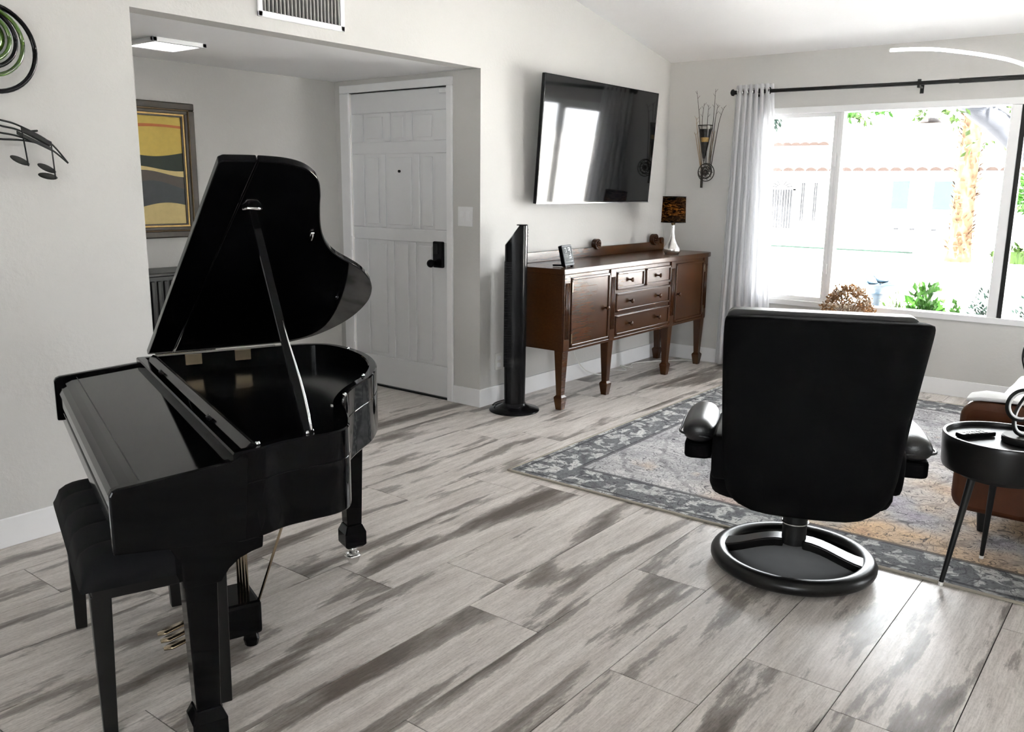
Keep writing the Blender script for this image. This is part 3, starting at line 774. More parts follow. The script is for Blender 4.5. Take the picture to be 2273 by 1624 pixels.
# ------------------------------------------------------------------ piano bench
BS, BT = 1.567, -.732
bl = PU * BS + PV * BT
bench = thing('piano_bench', 'black padded piano bench pushed under the keyboard', 'bench', (bl.x, bl.y, 0), TH_P)
def seatpt(u, v, L=.378, Wd=.193, z0=.425, zt=.50):
    # u,v in -1..1 superellipse cushion with channels across the length
    return u * Wd, v * L
b = B(); NU, NV = 20, 60; rows_ = []
for side_ in (1,):
    grid = []
    for j in range(NV + 1):
        v = -1 + 2 * j / NV; rowv = []
        for i in range(NU + 1):
            u = -1 + 2 * i / NU
            eu = (1 - abs(u) ** 6) ** .5 if abs(u) < 1 else 0; ev = (1 - abs(v) ** 14) ** .5 if abs(v) < 1 else 0
            ch = abs(math.sin(v * PI * 2.5 + PI / 2)) ** .5
            z = .425 + (.082 * eu * ev) * (1 - .13 * (1 - ch))
            rowv.append(b.verts.new((u * .193 * (1 - .02 * (1 - ev)), v * .378, z)))
        grid.append(rowv)
    for j in range(NV):
        for i in range(NU): b.faces.new((grid[j][i], grid[j][i + 1], grid[j + 1][i + 1], grid[j + 1][i]))
bot = [grid[0][i] for i in range(NU + 1)] + [grid[j][NU] for j in range(1, NV + 1)] + [grid[NV][i] for i in range(NU - 1, -1, -1)] + [grid[j][0] for j in range(NV - 1, 0, -1)]
b.faces.new(bot[::-1]); bmesh.ops.recalc_face_normals(b, faces=b.faces[:])
obj('cushion', b, 'velvet', bench, smooth=True)
b = B(); box(b, -.165, .165, -.352, .352, .386, .428); obj('apron', b, 'blackwood', bench, bevel=.004)
for u in (-1, 1):
    for v in (-1, 1):
        b = B(); cx, cy = u * .148, v * .331
        loft(b, [[(cx + .017 * a, cy + .017 * c, 0) for a, c in ((-1, -1), (1, -1), (1, 1), (-1, 1))], [(cx - u * .004 + .025 * a, cy - v * .004 + .025 * c, .40) for a, c in ((-1, -1), (1, -1), (1, 1), (-1, 1))]])
        obj('leg', b, 'blackwood', bench, bevel=.003)

# ------------------------------------------------------------------ television
tv = thing('television', 'large flat television tilted forward on the wall', 'television', (5.46, -.115, 1.732))
tv.rotation_euler = (R(4.0), 0, 0)
TW, THh = .752, .416
b = B(); box(b, -TW, TW, -.012, .016, -THh, THh); obj('tv_body', b, 'blackplastic', tv, bevel=.004)
b = B(); box(b, -TW + .007, TW - .007, -.0135, -.0118, -THh + .014, THh - .007); obj('tv_screen', b, 'screen', tv)
b = B(); box(b, -TW * .75, TW * .75, .016, .045, -THh + .05, THh * .4); obj('tv_back_housing', b, 'blackplastic', tv, bevel=.01)
b = B(); box(b, -.2, .2, .045, .062, -.16, .16); box(b, -.22, .22, .075, .112, -.05, .05); box(b, -.15, .15, .06, .09, -.03, .03); obj('wall_mount', b, 'mattblack', tv)
b = B(); box(b, -TW, TW, -.0145, -.012, -THh, -THh + .006); obj('tv_trim', b, 'steel', tv)

# ------------------------------------------------------------------ tower fan
fan = thing('tower_fan', 'black tower fan on a round base beside the sideboard', 'fan', (4.335, -.222, 0), -math.atan2(.788, .615))
b = B(); lathe(b, [(.162, 0), (.164, .006), (.158, .014), (.11, .026), (.075, .045), (.072, .055), (.001, .055)], 48); obj('fan_base', b, 'blackplastic', fan, smooth=True, auto=50)
sec = rrect(-.070, .072, -.066, .066, .05, 6)
def ztop(x): return 1.068 + max(0, min(1, (x + .07) / .075)) * .095 if x < .004 else 1.19
b = B()
secs = [[(x * k, y * k, z) for x, y in sec] for k, z in ((.93, .05), (.95, .07), (.98, .3), (1.0, .9))] + [[(x, y, ztop(x)) for x, y in sec]]
loft(b, secs, True, True); obj('fan_body', b, 'blackplastic', fan, smooth=True, auto=35)
b = B(); box(b, .060, .0735, -.016, .016, 1.09, 1.18); pn = obj('control_panel', b, 'steel', fan, bevel=.004)
for i in range(4):
    b = B(); tube(b, [(.0735, 0, 1.105 + .02 * i), (.0755, 0, 1.105 + .02 * i)], .006, 10); obj('button', b, 'blackplastic', pn)
b = B(); prism(b, [(x * .5 + .036, y * .55) for x, y in sec], 1.19, 1.197); obj('fan_cap', b, 'blackplastic', fan, bevel=.003)
b = B()
for i in range(64):
    z = .30 + .0105 * i; box(b, -.0725, -.02, -.0675, .0675, z, z + .005)
g = obj('fan_grille', b, 'blackplastic', fan); g['kind'] = 'stuff'
b = B(); tube(b, smooth_poly([(-.05, .05, .06), (-.12, .02, .045), (-.14, .0, .03), (-.1, .1, .02), (0, .18, .02), (.03, .20, .12), (.04, .215, .25)], 6), .0035, 6); obj('fan_cord', b, 'mattblack', fan, smooth=True)

# ------------------------------------------------------------------ sideboard
sb = thing('sideboard', 'antique dark walnut sideboard with drawers and tapered legs', 'sideboard', (5.53, -.25, 0))
OX, OY = 5.53, -.25
def lx(x): return x - OX
def ly(y): return y - OY
YFr = -.470
b = B(); box(b, lx(4.505), lx(6.56), ly(YFr), ly(-.03), .392, .885); obj('carcass', b, 'walnut', sb, bevel=.003)
tp = [(lx(4.492), ly(-.488)), (lx(6.55), ly(-.488)), (lx(6.615), ly(-.475)), (lx(6.64), ly(-.43)), (lx(6.64), ly(-.018)), (lx(4.492), ly(-.018))]
b = B(); prism(b, tp, .885, .922); obj('sideboard_top', b, 'walnut', sb, bevel=.005)
b = B(); box(b, lx(4.52), lx(6.60), ly(-.05), ly(-.03), .922, .992); rail = obj('back_rail', b, 'walnut', sb, bevel=.003)
for x, rr in ((5.545, .040), (6.43, .046)):
    b = B(); tube(b, [(lx(x), ly(-.068), 1.012), (lx(x), ly(-.026), 1.012)], rr, 28); ro = obj('rosette', b, 'walnut', rail, bevel=.004)
    for k in range(8):
        a = 2 * PI * k / 8; b = B(); sphere(b, (lx(x) + rr * .48 * math.cos(a), ly(-.070), 1.012 + rr * .48 * math.sin(a)), rr * .2, 6); obj('petal', b, 'walnut', ro, smooth=True)
    b = B(); sphere(b, (lx(x), ly(-.070), 1.012), rr * .22, 6); obj('rosette_eye', b, 'walnut', ro, smooth=True)
b = B(); tube(b, [(lx(6.555), ly(-.06), 1.0), (lx(6.555), ly(-.03), 1.0)], .026, 20); tube(b, [(lx(6.50), ly(-.055), .99), (lx(6.50), ly(-.035), .99)], .02, 16); obj('scroll', b, 'walnut', rail, bevel=.003)
# pilasters with flutes
for x0, x1 in ((4.508, 4.575), (5.062, 5.130), (5.935, 6.003), (6.50, 6.557)):
    b = B(); box(b, lx(x0), lx(x1), ly(YFr - .010), ly(YFr), .392, .885); pil = obj('pilaster', b, 'walnut', sb, bevel=.002)
    for k in range(3):
        xc = x0 + (x1 - x0) * (k + 1) / 4; b = B(); tube(b, [(lx(xc), ly(YFr - .011), .47), (lx(xc), ly(YFr - .011), .83)], .0055, 8); obj('flute', b, 'walnut', pil, smooth=True)
b = B(); box(b, lx(4.508), lx(6.557), ly(YFr - .008), ly(YFr), .385, .405); obj('bottom_moulding', b, 'walnut', sb, bevel=.003)
def panel_front(name, x0, x1, z0, z1):
    b = B(); box(b, lx(x0), lx(x1), ly(YFr - .008), ly(YFr + .002), z0, z1); o = obj(name, b, 'walnut', sb, bevel=.002)
    g = .017; b = B()
    for a in ((x0, x1, z0, z0 + g), (x0, x1, z1 - g, z1), (x0, x0 + g, z0, z1), (x1 - g, x1, z0, z1)): box(b, lx(a[0]), lx(a[1]), ly(YFr - .016), ly(YFr - .008), a[2], a[3])
    obj('moulding', b, 'walnut', o, bevel=.005); return o
def knob(par, x, z):
    b = B(); lathe(b, [(.006, 0), (.006, .012), (.014, .016), (.017, .022), (.014, .029), (.001, .031)], 16); k = obj('knob', b, 'walnut', par, smooth=True, loc=(lx(x), ly(YFr - .010), z)); k.rotation_euler = (R(90), 0, 0)
dl = panel_front('cabinet_door', 4.585, 5.052, .412, .862); knob(dl, 5.005, .628)
dr = panel_front('cabinet_door', 6.013, 6.490, .412, .862); knob(dr, 6.052, .628)
for z in (.47, .80):
    b = B(); box(b, lx(4.582), lx(4.590), ly(YFr - .02), ly(YFr - .01), z - .03, z + .03); obj('hinge', b, 'brass', dl)
    b = B(); box(b, lx(6.486), lx(6.494), ly(YFr - .02), ly(YFr - .01), z - .03, z + .03); obj('hinge', b, 'brass', dr)
for x0, x1, z0, z1, ks in ((5.142, 5.522, .735, .858, (5.32,)), (5.548, 5.925, .735, .858, (5.73,)), (5.142, 5.925, .580, .712, (5.33, 5.74)), (5.142, 5.925, .415, .556, (5.33, 5.74))):
    d_ = panel_front('drawer', x0, x1, z0, z1)
    for kx in ks: knob(d_, kx, (z0 + z1) / 2)
def sleg(x, y):
    b = B()
    def rg(h, z): return [(lx(x) + h * a, ly(y) + h * c, z) for a, c in ((-1, -1), (1, -1), (1, 1), (-1, 1))]
    loft(b, [rg(.021, 0), rg(.031, .075), rg(.031, .085), rg(.020, .098), rg(.033, .40)]); obj('leg', b, 'walnut', sb, bevel=.002)
for x in (4.543, 5.097, 5.970, 6.524): sleg(x, -.440)
for x in (4.543, 6.524): sleg(x, -.068)

# lamp, weather clock on the sideboard
lamp = thing('table_lamp', 'small table lamp with teardrop steel base and lit black shade', 'lamp', (6.145, -.365, .922))
b = B(); lathe(b, [(.052, 0), (.056, .006), (.068, .030), (.066, .050), (.046, .080), (.024, .118), (.014, .165), (.013, .215), (.016, .245), (.001, .247)], 32); obj('lamp_base', b, 'steel', lamp, smooth=True)
b = B(); lathe(b, [(.094, .248), (.088, .443)], 40)
bmesh.ops.delete(b, geom=[f for f in b.faces if len(f.verts) > 4], context='FACES'); sh = obj('lamp_shade', b, 'shade', lamp, smooth=True)
sh.modifiers.new('solid', 'SOLIDIFY').thickness = .0015
for z, r_ in ((.248, .0945), (.443, .0885)):
    b = B(); torus(b, (0, 0, z), r_, .0025, 'z', 40, 6); obj('shade_rim', b, 'mattblack', sh)
b = B(); sphere(b, (0, 0, .345), .025, 10); obj('bulb', b, 'bulb', lamp, smooth=True)
b = B(); tube(b, [(0, 0, .245), (0, 0, .325)], .010, 10); obj('lamp_socket', b, 'steel', lamp)

ck = thing('weather_clock', 'small black digital weather clock on a kickstand', 'clock', (4.66, -.40, .922), R(-12))
ck.rotation_euler = (0, 0, R(4))
b = B(); prism(b, rrect(-.062, .062, 0, .135, .008), -.014, .014, 'y'); cb = obj('clock_body', b, 'blackplastic', ck, bevel=.003, loc=(0, 0, .006)); cb.rotation_euler = (R(-14), 0, 0)
b = B(); box(b, -.054, .054, -.0152, -.0138, .012, .126); ds = obj('clock_display', b, 'lcd', cb)
def seg7(x, z, w, h, on):
    t_ = w * .16; S = {'a': (x, x + w, z + h - t_, z + h), 'd': (x, x + w, z, z + t_), 'g': (x, x + w, z + h / 2 - t_ / 2, z + h / 2 + t_ / 2), 'f': (x, x + t_, z + h / 2, z + h), 'e': (x, x + t_, z, z + h / 2), 'b': (x + w - t_, x + w, z + h / 2, z + h), 'c': (x + w - t_, x + w, z, z + h / 2)}
    b = B()
    for k in on: a = S[k]; box(b, a[0], a[1], -.0156, -.0151, a[2], a[3])
    obj('display_segment', b, 'screen', ds)
for x, z, on in ((-.042, .085, 'abcdef'), (.006, .085, 'abcg'), (-.042, .047, 'abcd'), (.006, .047, 'bcdg')): seg7(x, z, .028, .032, on)
b = B(); box(b, -.045, .045, -.0156, -.0151, .026, .029); obj('display_rule', b, 'screen', ds)
b = B(); tube(b, [(-.03, .012, .012), (-.05, .085, .010)], 0, flat=(.012, .02)); obj('kickstand', b, 'blackplastic', ck)
for x in (-.045, .045):
    b = B(); box(b, x - .006, x + .006, -.012, .008, 0, .010); obj('clock_foot', b, 'blackplastic', ck)

cord = obj('power_cord', (lambda b: tube(b, smooth_poly([(5.31, -.012, .28), (5.33, -.03, .18), (5.45, -.05, .06), (5.62, -.10, .006), (5.80, -.05, .006), (5.86, -.16, .012), (5.92, -.07, .03), (6.02, -.12, .006), (6.15, -.05, .006), (6.3, -.10, .006), (6.45, -.2, .006), (6.60, -.36, .006), (6.63, -.6, .006), (6.62, -.95, .006)], 8), .004, 6))(B()), 'cord', smooth=True)
tag(cord, 'white power cord trailing along the wall behind the sideboard', 'cord')

# ------------------------------------------------------------------ wall sconce vase on the window wall
vs = thing('wall_vase', 'cone wall vase of black and gold stones with twigs and wire rosette', 'wall vase', (W, -.362, 1.44))
ox_ = -.055
def vz(z): return z - 1.44
b = B(); lathe(b, [(.006, .205), (.058, .485)], 24, (ox_, 0, 0)); bmesh.ops.delete(b, geom=[f for f in b.faces if len(f.verts) > 4], context='FACES'); obj('glass_cone', b, 'vaseglass', vs, smooth=True)
b = B(); torus(b, (ox_, 0, .485), .058, .0025, 'z', 28, 6); obj('cone_rim', b, 'rust', vs)
for r0, z0, r1, z1, mt in ((.008, .225, .032, .355, 'stones'), (.032, .355, .038, .39, 'goldstones'), (.038, .39, .050, .455, 'stones')):
    b = B(); lathe(b, [(r0 - .002, z0), (r1 - .003, z1)], 20, (ox_, 0, 0)); obj('stone_layer', b, mt, vs, smooth=True, auto=40)
tw = [((.02, .09), (.065, .50), (.106, .76)), ((.0, .10), (.045, .47), (.035, .66)), ((-.01, .08), (.0, .47), (-.005, .645)), ((-.03, .10), (-.05, .52), (-.057, .765)), ((-.04, .12), (-.065, .50), (-.085, .645)), ((-.05, .14), (-.10, .50), (-.14, .625)), ((.03, .14), (.085, .45), (.10, .55)), ((.04, .16), (.09, .38), (.095, .42))]
for k, pts in enumerate(tw):
    p = [(ox_ + .03, a, z) for a, z in pts]; b = B(); sp_ = smooth_poly(p, 6); tube(b, sp_, [.0035 - .0024 * i / (len(sp_) - 1) for i in range(len(sp_))], 5)
    for i in (8, 10, 11):
        if i < len(sp_):
            a = Vector(sp_[i]); sgn = 1 if (i + k) % 2 else -1; tube(b, [a, a + Vector((.004, .018 * sgn, .022))], .0011, 4)
    obj('twig', b, 'twig' if k < 6 else 'reed', vs)
for a0, a1 in ((.03, .065), (.015, .06), (-.02, -.05), (-.03, -.07)):
    b = B(); tube(b, [(ox_ + .02, a0, .12), (ox_ + .03, a1, .44)], .0018, 5); obj('reed', b, 'reed', vs)
b = B(); box(b, -.058, -.05, .0, .018, -.005, .16); b2_ = obj('holder_strap', b, 'rust', vs)
for i, r_ in enumerate((.070, .058, .044, .031, .018)):
    b = B(); torus(b, (-.075 - .002 * i, -.033 + (.006 if i % 2 else -.003), .12 + (.004 if i % 2 else -.003)), r_, .0035, 'x', 32, 6); obj('wire_ring', b, 'rust', vs, smooth=True)
b = B(); 
for k in range(10):
    a = 2 * PI * k / 10; tube(b, [(-.077, -.033 + .016 * math.cos(a), .12 + .016 * math.sin(a)), (-.077, -.033 + .066 * math.cos(a + .7), .12 + .066 * math.sin(a + .7))], .0022, 5)
obj('wire_petal', b, 'rust', vs); 
b = B(); sphere(b, (-.083, -.033, .12), .016, 8); obj('rosette_button', b, 'rust', vs, smooth=True)
b = B(); box(b, -.05, 0, -.006, .012, .10, .12); box(b, -.05, 0, -.006, .006, .42, .43); obj('wall_bracket', b, 'rust', vs)

# ------------------------------------------------------------------ curtain and rod
rod = thing('curtain_rod', 'black metal curtain rod across the top of the window', 'curtain rod', (W, -2.0, 2.15))
b = B(); tube(b, [(-.09, 1.39, .010), (-.09, .1, .0), (-.09, -1.45, 0)], .0135, 12); obj('rod', b, 'mattblack', rod, smooth=True, auto=40)
b = B(); tube(b, [(-.09, -.2, 0), (-.09, -1.46, 0)], .0165, 12); obj('rod_sleeve', b, 'mattblack', rod, smooth=True, auto=40)
b = B(); lathe(b, [(.013, 0), (.024, .008), (.026, .02), (.016, .028), (.014, .05)], 14); fi = obj('finial', b, 'mattblack', rod, smooth=True, loc=(-.09, 1.42, .010)); fi.rotation_euler = (R(90), 0, 0)
for y in (.05, 1.2, -1.4):
    b = B(); box(b, -.11, -.07, y - .008, y + .008, -.03, -.012); box(b, -.1, 0, y - .006, y + .006, -.028, -.016); box(b, -.006, 0, y - .012, y + .012, -.06, .02); box(b, -.1, -.08, y - .01, y + .01, .012, .026); obj('rod_bracket', b, 'mattblack', rod)
cur = thing('curtain', 'white pleated curtain panel gathered at the left of the window', 'curtain', (W - .09, -.78, .022))
b = B(); NZ, NY = 34, 120; grid = []
for j in range(NZ + 1):
    z = 2.19 * j / NZ; f = 1 - j / NZ; rw = []
    y0 = .150 + .045 * f; y1 = -.130 - .105 * f ** .8
    for i in range(NY + 1):
        u = i / NY; ph = u * 2 * PI * 6.5
        amp = .024 + .012 * f
        xx = amp * math.sin(ph) + .010 * math.sin(ph * 2.1 + 1.3 * f) * f - .010 * f
        yv = y0 + (y1 - y0) * u + .010 * math.sin(ph * 2 + .5)
        rw.append(b.verts.new((xx, yv, z)))
    grid.append(rw)
for j in range(NZ):
    for i in range(NY): b.faces.new((grid[j][i], grid[j][i + 1], grid[j + 1][i + 1], grid[j + 1][i]))
cl = obj('curtain_cloth', b, 'curtain', cur, smooth=True)
cl.modifiers.new('solid', 'SOLIDIFY').thickness = .002
for i in range(7):
    u = (i + .25) / 6.5 / 1.03; yv = .150 + (-.28) * u
    b = B(); torus(b, (0, yv, 2.138), .022, .004, 'y', 20, 6); obj('grommet', b, 'mattblack' if i == 6 else 'steel', cur, smooth=True)

# ------------------------------------------------------------------ rug
rug = thing('area_rug', 'faded grey and rust oriental area rug', 'rug', (3.337 + 1.525, -.95 - 1.30, 0))
b = B(); box(b, -1.512, 1.512, -1.287, 1.287, .0005, .007); obj('rug_field', b, 'rug', rug)
b = B()
for a in ((-1.525, 1.525, -1.30, -1.286), (-1.525, 1.525, 1.286, 1.30), (-1.525, -1.511, -1.30, 1.30), (1.511, 1.525, -1.30, 1.30)): box(b, a[0], a[1], a[2], a[3], .0005, .0095)
obj('rug_binding', b, 'rugedge', rug, bevel=.003)

# ------------------------------------------------------------------ recliner, seen from behind
HD = math.atan2(.372, .928)
rc = thing('recliner_chair', 'black leather swivel recliner on a round wooden ring base', 'armchair', (3.14, -2.51, .0100), HD)
# local: +x forward (away from camera), +y to the chair's left; l = -y
b = B(); torus(b, (0, 0, .036), .274, .034, 'z', 64, 14)
ring = obj('ring_base', b, 'blackwood', rc, smooth=True); ring.scale = (1, 1, .88)
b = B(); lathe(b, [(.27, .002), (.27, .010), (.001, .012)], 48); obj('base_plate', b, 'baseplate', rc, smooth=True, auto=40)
for a in (HD + R(78 - 98), HD + R(78 + 82)):   # curved cross arm halves
    pts = []
    for k in range(9):
        f = k / 8; r_ = .035 + .25 * f; pts.append((r_ * math.cos(a - HD - R(78)), r_ * math.sin(a - HD - R(78)), .095 - .06 * (.5 - .5 * math.cos(PI * f))))
    b = B(); rings = []
    d_ = Vector((math.cos(a - HD - R(78)), math.sin(a - HD - R(78)), 0)); nrm = Vector((-d_.y, d_.x, 0))
    for k, p in enumerate(pts):
        w = .036 + .012 * (k / 8); hgt = .018; p = Vector(p)
        rings.append([p + nrm * w + Vector((0, 0, hgt)), p - nrm * w + Vector((0, 0, hgt)), p - nrm * w * .9 - Vector((0, 0, hgt)), p + nrm * w * .9 - Vector((0, 0, hgt))])
    loft(b, rings); obj('base_arm', b, 'blackwood', rc, bevel=.005, smooth=True, auto=40)
b = B(); lathe(b, [(.045, .09), (.045, .21), (.04, .215), (.035, .33), (.001, .335)], 24); obj('swivel_post', b, 'mattblack', rc, smooth=True, auto=40)
b = B(); torus(b, (0, 0, .175), .048, .004, 'z', 24, 6); obj('post_ring', b, 'steel', rc)
b = B(); box(b, -.2, .22, -.16, .16, .325, .365); obj('tilt_mechanism', b, 'mattblack', rc, bevel=.01)
# back shell: outline rows (z, left l, right l) at the rear face
rowsb = [(.296, -.110, .150), (.306, -.19, .21), (.35, -.255, .26), (.43, -.280, .297), (.54, -.287, .304), (.70, -.296, .322), (.85, -.303, .344), (.94, -.305, .357), (.985, -.304, .363), (1.002, -.300, .362), (1.010, -.285, .35)]
def rear_d(z): return -.375 + .05 * max(0, (z - .5)) ** 1.0 - .0 if z > .5 else -.375 + .6 * (.5 - z) ** 2 * 3.5
b = B(); rings = []
for z, l0, l1 in rowsb:
    d0 = rear_d(z); th_ = .095 if z < .98 else .085
    tl_ = -.06 * max(0, z - .45)
    c0 = d0 + tl_; pts = []
    for k in range(11):
        f = k / 10; l = l0 + (l1 - l0) * f; bow = .020 * (1 - (2 * f - 1) ** 2)
        pts.append((c0 - bow, -l, z))
    for k in range(11):
        f = 1 - k / 10; l = l0 + .012 + (l1 - l0 - .024) * f; bow = .03 * (1 - (2 * f - 1) ** 2)
        pts.append((c0 + th_ + bow, -l, z))
    rings.append(pts)
loft(b, rings); obj('backrest', b, 'leather_back', rc, smooth=True, sub=1)
b = B(); prism(b, rrect(-.29, .315, .945, 1.020, .03), rear_d(1) + .03, rear_d(1) + .14, 'x'); hp = obj('headrest', b, 'leather', rc, smooth=True, bevel=.02, auto=60); hp.scale = (1, -1, 1)
# seat cushion and side bolsters
b = B(); prism(b, rrect(-.18, .36, -.325, .325, .12, 6), .290, .385); obj('seat_shell', b, 'leather_back', rc, smooth=True, bevel=.035, auto=70)
b = B(); prism(b, rrect(-.28, .36, -.265, .265, .08, 6), .36, .50); obj('seat_cushion', b, 'leather', rc, smooth=True, bevel=.04, auto=70)
for sg in (1, -1):
    b = B()
    pts = smooth_poly([(-.33, .46), (-.27, .405), (-.05, .375), (.30, .38), (.36, .42), (.33, .50), (0, .545), (-.30, .58), (-.34, .54)], 4, True)
    prism(b, pts, sg * .250, sg * .312, 'y'); obj('side_bolster', b, 'leather_back', rc, smooth=True, bevel=.02, auto=60)
    b = B(); rings = []
    for x, w, h, zc_ in ((-.16, .045, .03, .535), (-.13, .062, .055, .53), (0, .068, .062, .52), (.15, .068, .058, .515), (.27, .062, .05, .51), (.30, .04, .03, .51)):
        rings.append([(x, sg * .372 + w * math.cos(2 * PI * k / 16) * (1.0), zc_ + h * math.sin(2 * PI * k / 16) * (1 if math.sin(2 * PI * k / 16) > 0 else .8)) for k in range(16)])
    loft(b, rings); ar = obj('armrest', b, 'leather', rc, smooth=True, sub=1)
    b = B(); tube(b, smooth_poly([(-.155, sg * .33, .52), (-.13, sg * .432, .525), (0, sg * .443, .515), (.2, sg * .44, .51), (.29, sg * .41, .505)], 5), .005, 6); obj('arm_piping', b, 'leather', ar, smooth=True)
    b = B(); prism(b, rrect(-.14, .24, sg * .372 - .05, sg * .372 + .05, .03), .43, .49); obj('arm_base', b, 'leather_back', ar, bevel=.01)
    b = B(); box(b, -.02, .10, min(sg * .30, sg * .35), max(sg * .30, sg * .35), .40, .49); obj('arm_bracket', b, 'mattblack', ar)

# ------------------------------------------------------------------ side table with its lamp and remotes
TX, TY = 3.478, -3.128
tb = thing('side_table', 'round black drum side table on splayed legs', 'side table', (TX, TY, .0085))
b = B(); lathe(b, [(.165, .425), (.196, .432), (.2, .445), (.205, .538), (.205, .553), (.203, .557), (.194, .557), (.192, .553), (.192, .541), (.001, .541)], 64); obj('drum_top', b, 'blackwood', tb, smooth=True, auto=30)
b = B(); lathe(b, [(.14, .405), (.16, .426), (.001, .426)], 48); obj('drum_underside', b, 'mattblack', tb, smooth=True, auto=40)
for a in (143, 15, 259):
    a = R(a); b = B(); tube(b, [(.205 * math.cos(a), .205 * math.sin(a), .012), (.12 * math.cos(a), .12 * math.sin(a), .43)], [.008, .0145], 12); lg = obj('leg', b, 'mattblack', tb, smooth=True, auto=40)
    b = B(); tube(b, [(.207 * math.cos(a), .207 * math.sin(a), 0), (.205 * math.cos(a), .205 * math.sin(a), .013)], .0085, 10); obj('leg_tip', b, 'paleplastic', lg)

il = thing('loop_lamp', 'black looping ribbon table lamp with LED inlay', 'lamp', (3.485, -3.186, .5505))
b = B(); lathe(b, [(.070, 0), (.072, .004), (.072, .020), (.068, .024), (.001, .024)], 40); obj('lamp_base', b, 'mattblack', il, smooth=True, auto=40)
cr_, ci = math.cos(YAW), -math.sin(YAW)
def ilp(u, z, d=0): return (u * cr_ + d * math.sin(YAW), u * ci + d * math.cos(YAW), z)
loop1 = [ilp(*p, d=.006 * math.sin(i)) for i, p in enumerate([(.10, .10), (.085, .06), (.05, .036), (.015, .028), (-.018, .030), (-.040, .046), (-.046, .075), (-.040, .11), (-.018, .155), (.012, .20), (.05, .24), (.078, .285), (.084, .33), (.062, .365), (.022, .378), (-.014, .372), (-.038, .350), (-.045, .322), (-.040, .293), (-.022, .257), (.0, .229), (.03, .205), (.07, .18), (.095, .14), (.10, .10)])]
loop2 = [ilp(-.03 + .054 * math.cos(R(a)), .140 + .054 * math.sin(R(a)), d=-.014) for a in range(-10, 340, 25)]
path = smooth_poly(loop1, 8)
b = B(); tube(b, path, 0, flat=(.011, .011)); rb = obj('ribbon', b, 'mattblack', il, bevel=.002)
path2 = smooth_poly(loop2, 8)
b = B(); tube(b, path2, 0, flat=(.011, .011)); rb2 = obj('ribbon', b, 'mattblack', il, bevel=.002)
for pth, rbn in ((path, rb), (path2, rb2)):
    cx_ = sum(p[2] for p in pth) / len(pth); b = B(); c_ = Vector((sum(p[0] for p in pth) / len(pth), sum(p[1] for p in pth) / len(pth), cx_))
    tube(b, [Vector(p) + (c_ - Vector(p)).normalized() * .0065 - Vector((.79, .61, 0)) * .003 for p in pth], 0, flat=(.007, .007)); obj('led_inlay', b, 'vinyl', rbn)

for i, (x, y, rz, lab) in enumerate(((3.46, -3.035, -38, 'black remote control lying on the round side table'),)):
    rm = thing('remote_control', lab, 'remote', (x, y, .5505), R(rz))
    b = B(); prism(b, rrect(-.075, .075, -.020, .020, .008), 0, .016); obj('remote_body', b, 'blackplastic', rm, bevel=.004)
    for u in range(5):
        for v in (-.009, .009):
            b = B(); box(b, -.05 + .02 * u, -.04 + .02 * u, v - .004, v + .004, .016, .0175); obj('remote_button', b, 'steel', rm)

# ------------------------------------------------------------------ sofa, throw
sf = thing('chaise_lounge', 'brown leather chaise with a rounded low back behind the side table', 'chaise', (4.70, -3.33, .0075))
b = B(); prism(b, rrect(-.46, .435, .095, .572, .07, 6), -.79, -.62, 'x'); obj('backrest', b, 'tan', sf, smooth=True, bevel=.03, auto=60)
b = B(); box(b, -.63, .86, -.44, .36, .10, .27); obj('chaise_base', b, 'tan', sf, bevel=.02)
b = B(); prism(b, rrect(-.62, .88, -.44, .38, .05), .27, .40); obj('seat_cushion', b, 'tan', sf, smooth=True, bevel=.03, auto=60)
for x in (-.70, .76):
    for y in (-.38, .31):
        b = B(); lathe(b, [(.020, 0), (.030, .105)], 14, (x, y, 0)); obj('leg', b, 'mattblack', sf)
th2 = thing('throw_blanket', 'white throw blanket spread over the chaise back and seat', 'blanket', (4.70, -3.2, .008))
b = B(); secs = []
prof_t = [(-.765, .578), (-.72, .583), (-.67, .583), (-.625, .572), (-.608, .53), (-.60, .45), (-.56, .418), (-.3, .412), (.1, .414), (.5, .412), (.80, .410)]
sp_t = smooth_poly(prof_t, 4)
for j_ in range(15):
    y = .285 - .70 * j_ / 14; dr_ = .012 if j_ == 0 else 0
    secs.append([(x, y, z - dr_ + .003 * math.sin(j_ * 1.3 + x * 20)) for x, z in sp_t])
loft(b, secs, False, False); tb_ = obj('throw_cloth', b, 'throw', th2, smooth=True); tb_.modifiers.new('solid', 'SOLIDIFY').thickness = .014
tb_.modifiers['solid'].offset = 1

# ------------------------------------------------------------------ arc floor lamp
al = thing('arc_floor_lamp', 'tall arc floor lamp with a glowing LED strip', 'lamp', (5.78, -3.52, .0))
pts = [(0, 1.555, 2.268), (0, 1.40, 2.262), (0, 1.24, 2.242), (0, 1.0, 2.190), (0, .83, 2.132), (0, .55, 1.98), (0, .25, 1.68), (0, .06, 1.25), (0, .0, .7), (0, 0, .03)]
pth = smooth_poly(pts, 8)
b = B(); tube(b, [(p[0], p[1], p[2]) for p in pth], 0, flat=(.012, .012)); obj('lamp_arc', b, 'vinyl', al)
b = B(); tube(b, [(p[0] - .009, p[1] - .0, p[2] - .006) for p in pth[:60]], 0, flat=(.016, .012)); obj('led_strip', b, 'led', al)
b = B(); lathe(b, [(.14, 0), (.145, .005), (.14, .025), (.001, .028)], 40); obj('lamp_base', b, 'mattblack', al, smooth=True, auto=40)

